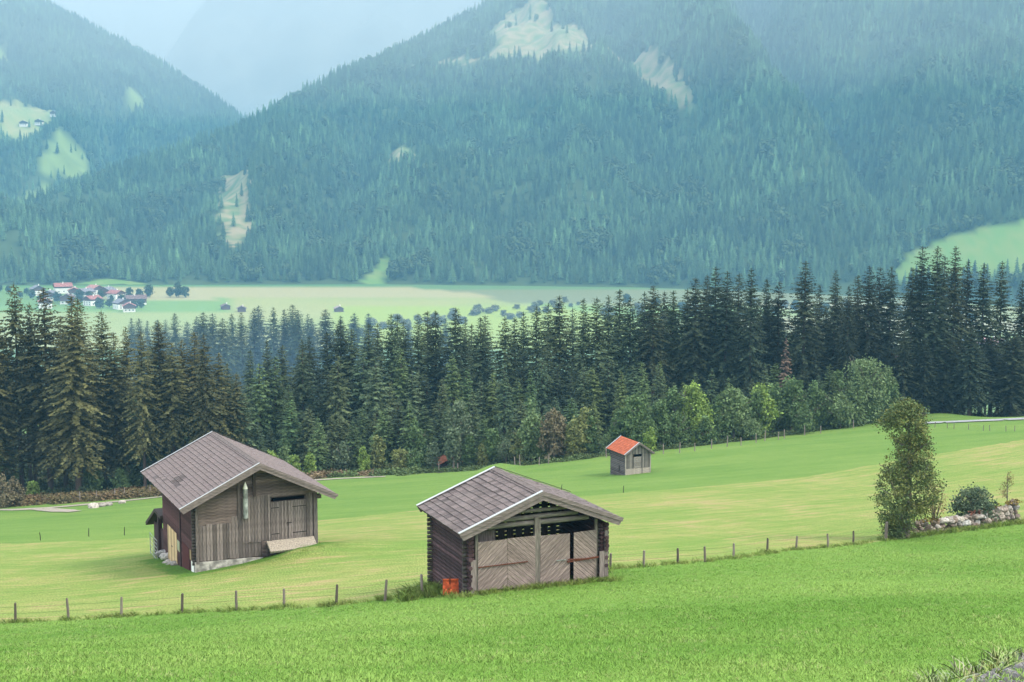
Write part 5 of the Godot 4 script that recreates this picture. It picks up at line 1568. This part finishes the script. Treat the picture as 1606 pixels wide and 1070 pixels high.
func build_valley_trees() -> void:
	var pr := []
	for k in 5: pr.append(broadleaf(900 + k, 11.0, 4.6, Color(0.055, 0.085, 0.04), 46, 34, 1.1, 0.12, 1.0, 0.75))
	var fld := [[-0.2735, 1500, 11.5], [-0.2665, 1490, 10.5], [-0.2595, 1495, 13.5], [-0.2445, 1500, 11.0], [-0.2383, 1505, 17.0], [-0.2335, 1500, 12.5]]
	for k in 6:
		tree_at("field_tree", "round dark tree in the row on the pale valley field, %s from left" % nth(k), "row of trees on the valley field", pr[k % 5], valley_at(fld[k][0], fld[k][1]), fld[k][2], rf(0.8, 1.05), M.bark, M.leaves)
	var k2 := 0
	for q in [[-0.352, 1500], [-0.347, 1540], [-0.343, 1480], [-0.328, 1505], [-0.309, 1470], [-0.302, 1455], [-0.294, 1475], [-0.2865, 1440], [-0.316, 1385], [-0.325, 1440], [-0.2765, 1440], [-0.2655, 1370], [-0.270, 1345], [-0.288, 1375], [-0.295, 1365], [-0.3365, 1425], [-0.36, 1560], [-0.366, 1580], [-0.2795, 1400], [-0.308, 1440]]:
		tree_at("village_tree", "dark round tree among the village houses, %s from left" % nth(k2), "trees among the village houses", pr[k2 % 5], valley_at(q[0], q[1]), rf(7, 12), rf(0.8, 1.2), M.bark, M.leaves)
		k2 += 1
	# willows along the stream
	var wl := []
	for k in 3: wl.append(broadleaf(930 + k, 7.0, 3.6, Color(0.17, 0.185, 0.12), 36, 30, 0.9, 0.0, 1.0, 0.8))
	for k in 44:
		var a := lerpf(-0.115, 0.045, k / 43.0) + rf(-0.003, 0.003)
		var d := lerpf(1120.0, 1390.0, k / 43.0) + rf(-60, 60)
		tree_at("willow_tree", "greyish willow in the scrub along the valley stream, %s from left" % nth(k), "willows along the valley stream", wl[k % 3], valley_at(a, d), rf(3.0, 7.5), rf(0.9, 1.6), M.bark_pale, M.leaves)
	for k in 26:
		var a := lerpf(0.07, 0.33, k / 25.0) + rf(-0.004, 0.004)
		tree_at("valley_tree", "rounded tree at the foot of the right slope, %s from left" % nth(k), "trees at the foot of the right slope", pr[k % 5] if k % 2 else wl[k % 3], valley_at(a, rf(1180, 1420)), rf(8, 14), rf(0.8, 1.2), M.bark, M.leaves)
func scatter(called: String, label: String, category: String, m: Mesh, material: Material, xf: Array, cl: Array, parent: Node = self) -> void:
	var mm := MultiMesh.new()
	mm.transform_format = MultiMesh.TRANSFORM_3D
	mm.use_colors = true
	mm.mesh = m
	mm.instance_count = xf.size()
	for i in xf.size():
		mm.set_instance_transform(i, xf[i]); mm.set_instance_color(i, cl[i])
	var o := MultiMeshInstance3D.new()
	o.name = numbered(called)
	o.multimesh = mm; o.material_override = material
	parent.add_child(o)
	stuff(o, label, category)
func tuft(sd: int, blades: int, h: float, spread: float, width: float) -> ArrayMesh:
	var g := RandomNumberGenerator.new(); g.seed = sd
	var b := MB.new()
	for k in blades:
		var a := g.randf() * TAU
		var r := spread * sqrt(g.randf())
		var p := Vector3(cos(a) * r, -0.02, sin(a) * r)
		var ln := Vector3(g.randfn() * 0.45, 1.0, g.randfn() * 0.45) * h * g.randf_range(0.55, 1.15)
		var sd2 := ln.cross(Vector3(g.randfn(), 0.1, g.randfn())).normalized() * width
		var c := Color.WHITE * g.randf_range(0.75, 1.25)
		var i := b.v.size()
		var nn := Vector3(g.randfn() * 0.35, 1.0, g.randfn() * 0.35).normalized()
		var tip := p + ln + Vector3(ln.x, -h * 0.15, ln.z) * 0.35
		for q in [p - sd2, p + sd2, p + ln * 0.6 + sd2 * 0.8, p + ln * 0.6 - sd2 * 0.8, tip]:
			b.v.append(q); b.n.append(nn); b.c.append(c)
		b.ix.append_array([i, i + 2, i + 1, i, i + 3, i + 2, i + 3, i + 4, i + 2])
	return b.mesh()
func bush_clump(sd: int, n: int, leaf: float) -> ArrayMesh:
	var g := RandomNumberGenerator.new(); g.seed = sd
	var b := MB.new()
	for k in n:
		var u := Vector3(g.randfn(), absf(g.randfn()), g.randfn()).normalized() * pow(g.randf(), 0.4)
		var al := Vector3(g.randfn(), g.randfn() + 0.4, g.randfn()).normalized() * leaf * g.randf_range(0.6, 1.3)
		b.kite(Vector3(u.x, u.y * 0.9, u.z), al, al.cross(Vector3(g.randfn(), 1, g.randfn())).normalized() * leaf * 0.33, Color.WHITE * g.randf_range(0.7, 1.3))
	return b.mesh()
func build_undergrowth() -> void:
	var cm := bush_clump(5, 130, 0.34)
	var xf := []; var cl := []
	# russet heath behind the track, greener low growth along the rest of the edge
	for k in 1500:
		var x := rf(-95.0, 62.0) if k < 900 else rf(-95.0, -28.0)
		var d := edge_d(x) + rf(-3.5, 9.0) - (1.0 if x < -30.0 else 0.0)
		if x > -14.0: d = edge_d(x) + rf(-0.5, 7.0)
		var s := rf(0.35, 0.9) * (1.3 if x < -14.0 else 0.9)
		var col := Color(0.14, 0.092, 0.05).lerp(Color(0.11, 0.12, 0.05), rng.randf() * 0.7)
		if x > -26.0: col = Color(0.075, 0.11, 0.042) * rf(0.8, 1.3)
		if x > -34.0 and x < -18.0 and rng.randf() < 0.5: col = Color(0.20, 0.15, 0.09)
		xf.append(Transform3D(Basis(Vector3.UP, rf(0, TAU)).scaled(Vector3(s * 1.3, s, s * 1.3)), on(x, -d, -0.05)))
		cl.append(col * rf(0.75, 1.25))
	scatter("undergrowth", "low russet and green undergrowth along the edge of the wood", "undergrowth", cm, M.leaves, xf, cl)
	xf = []; cl = []
	# low scrub inside the wood, so that the ground is not bare between the trunks
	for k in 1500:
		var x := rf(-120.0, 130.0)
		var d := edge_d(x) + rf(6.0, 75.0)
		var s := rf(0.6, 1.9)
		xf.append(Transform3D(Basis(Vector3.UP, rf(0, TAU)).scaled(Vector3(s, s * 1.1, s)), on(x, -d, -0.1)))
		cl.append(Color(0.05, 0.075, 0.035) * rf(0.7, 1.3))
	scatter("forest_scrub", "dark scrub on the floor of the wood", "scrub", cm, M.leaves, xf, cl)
	# more of the same wood further down the slope
	var pr := spruce(700, 22.0, 0.05, 3.4, Color(1, 1, 1), 0.8, 1.7)
	xf = []; cl = []
	for k in 420:
		var d := rf(285.0, 640.0)
		var x := rf(-0.46, 0.13) * d
		if d > 470.0 and x / d > -0.05: continue
		var s := rf(0.5, 0.85) * (0.9 if d < 420.0 else 0.75)
		xf.append(Transform3D(Basis(Vector3.UP, rf(0, TAU)).scaled(Vector3(s, s, s)), on(x, -d, -0.2)))
		cl.append(Color(0.042, 0.064, 0.036) * rf(0.75, 1.25))
	for k in 160:
		var side := -1.0 if k < 90 else 1.0
		var d := rf(206.0, 262.0) if side < 0.0 else rf(242.0, 275.0)
		var x := side * rf(0.405, 0.56) * d
		var s := rf(0.9, 1.35)
		xf.append(Transform3D(Basis(Vector3.UP, rf(0, TAU)).scaled(Vector3(s, s, s)), on(x, -d, -0.2)))
		cl.append(Color(0.045, 0.060, 0.034) * rf(0.7, 1.3))
	scatter("lower_wood", "dark wood going on down the slope towards the valley", "forest", pr[1], M.needles, xf, cl)
func build_grass() -> void:
	var kinds := [tuft(1, 40, 0.05, 0.22, 0.0042), tuft(2, 36, 0.068, 0.24, 0.0045), tuft(3, 44, 0.04, 0.24, 0.005)]
	var pn := FastNoiseLite.new(); pn.seed = 12; pn.frequency = 0.16; pn.fractal_octaves = 3
	for k in 3:
		var xf := []; var cl := []
		var d := 15.0
		while d < 96.0:
			var dens := (8.0 if d < 45.0 else 4.5)
			var stp := 1.0 / sqrt(dens)
			var x := -0.46 * d - 1.0
			while x < 0.46 * d + 1.0:
				var px := x + rf(-0.5, 0.5) * stp; var pd := d + rf(-0.5, 0.5) * stp
				x += stp
				if pd > fence_d(px) - 0.15: continue
				var n := pn.get_noise_2d(px, pd)
				var s := rf(0.7, 1.25) * (1.0 + 0.35 * n)
				var c := Color(0.165, 0.335, 0.056).lerp(Color(0.28, 0.44, 0.105), clampf(0.5 + n * 0.9 + pn.get_noise_2d(px * 0.25 + 90.0, pd * 0.25) * 1.2 + rf(-0.3, 0.3), 0, 1))
				if rng.randf() < 0.05: c = Color(0.36, 0.40, 0.17)
				xf.append(Transform3D(Basis(Vector3.UP, rf(0, TAU)).scaled(Vector3(s, s * rf(0.8, 1.2), s)), on(px, -pd)))
				cl.append(c)
			d += stp
		scatter("meadow_grass", "bright green grass of the near meadow, " + ["mixed height", "longer tufts", "short blades"][k], "grass", kinds[k], M.grass, xf, cl)
	# rank growth at walls, posts and the stone wall
	var tall := tuft(9, 34, 0.34, 0.24, 0.010)
	var xf := []; var cl := []
	var spots := []
	for p in [[-23.4, 64.2], [-20.7, 63.6], [-18.0, 62.8], [-15.0, 62.0], [-12.3, 61.0], [-10.1, 60.4], [-7.5, 58.2], [-5.3, 57.0], [-3.75, 57.2], [4.6, 63.8], [6.2, 64.4], [8.0, 66.2], [9.5, 67.4], [11.3, 70.0], [13.9, 74.6], [16.0, 77.2], [18.2, 79.0], [20.3, 81.6], [23.1, 84.8]]:
		for i in 5: spots.append([p[0] + rf(-0.4, 0.4), p[1] + rf(-0.3, 0.3), rf(0.5, 0.9)])
	for i in 420:
		var x := rf(-30.0, 33.0)
		spots.append([x, fence_d(x) + rf(-0.5, 0.35), rf(0.4, 0.85)])
	for i in 60: spots.append([rf(-4.6, -2.9), rf(55.8, 59.5), rf(0.8, 1.5)])
	for i in 70: spots.append([rf(-2.4, 4.6), 0.0, rf(0.5, 0.8)])
	for i in 130:
		var f := rng.randf()
		spots.append([lerpf(23.0, 34.3, f), lerpf(85.4, 91.6, f) + rf(-0.7, 0.3), rf(0.7, 1.3)])
	for s in spots:
		var d: float = s[1]
		if d == 0.0: d = 55.45 + (s[0] + 1.8) * 0.41 + rf(-0.5, 0.1)
		xf.append(Transform3D(Basis(Vector3.UP, rf(0, TAU)).scaled(Vector3.ONE * s[2]), on(s[0], -d)))
		cl.append(Color(0.17, 0.29, 0.05).lerp(Color(0.28, 0.34, 0.10), rng.randf()) * rf(0.85, 1.15))
	scatter("rank_grass", "taller grass along fence, shed foot and stone wall", "grass", tall, M.grass, xf, cl)
	# greener ring round the barn
	xf = []; cl = []
	for i in 900:
		var u := rng.randf(); var v := rng.randf()
		var lx := rf(-5.5, 5.0); var lz := rf(-11.0, 1.6)
		if lx > -3.9 and lx < 3.9 and lz < -0.9: continue
		if lx > 0.4 and lx < 3.7 and lz < 0.0: continue
		if lx > 4.2: continue
		var w := Transform3D(Basis(Vector3.UP, 0.44165), Vector3(-14.86, 0, -81.302)) * Vector3(lx, 0, lz)
		xf.append(Transform3D(Basis(Vector3.UP, rf(0, TAU)).scaled(Vector3.ONE * rf(0.5, 0.9)), on(w.x, w.z)))
		cl.append(Color(0.14, 0.27, 0.042).lerp(Color(0.19, 0.31, 0.055), rng.randf()))
	scatter("barn_grass", "uncut greener grass round the foot of the barn", "grass", kinds[1], M.grass, xf, cl)
	# the stony verge in the near right corner, with weeds
	xf = []; cl = []
	for i in 1300:
		var x := rf(5.6, 10.5); var d := rf(17.0, 24.5)
		if x < 6.2 + (d - 18.6) * 0.55 + rf(-0.25, 0.1): continue
		var s := rf(0.03, 0.085)
		xf.append(Transform3D(Basis.from_euler(Vector3(rf(-0.4, 0.4), rf(0, TAU), rf(-0.4, 0.4))).scaled(Vector3.ONE * s), on(x, -d, s * 0.3)))
		cl.append(Color(0.68, 0.7, 0.75) * rf(0.6, 1.3))
	scatter("gravel", "loose grey stones of the verge in the near right corner", "gravel", stone_mesh(31, 1.0), M.stone, xf, cl)
	var weed := tuft(17, 30, 0.24, 0.16, 0.008)
	for i in 22:
		var d := 18.4 + i * 0.27
		var x := 6.1 + (d - 18.6) * 0.55 + rf(-0.45, 0.1)
		var o := put(weed, "weed", leafy(lin(0.26 + 0.02 * (i % 5), 0.33 + 0.02 * (i % 4), 0.12 + 0.05 * (i % 3)), 0.4), self)
		o.position = on(x, -d); o.rotation.y = i * 1.7; o.scale = Vector3.ONE * rf(0.6, 1.3)
		tag(o, "pale grassy weed at the edge of the stony verge, %s from the picture's bottom" % nth(i), "weed", "weeds along the stony verge")
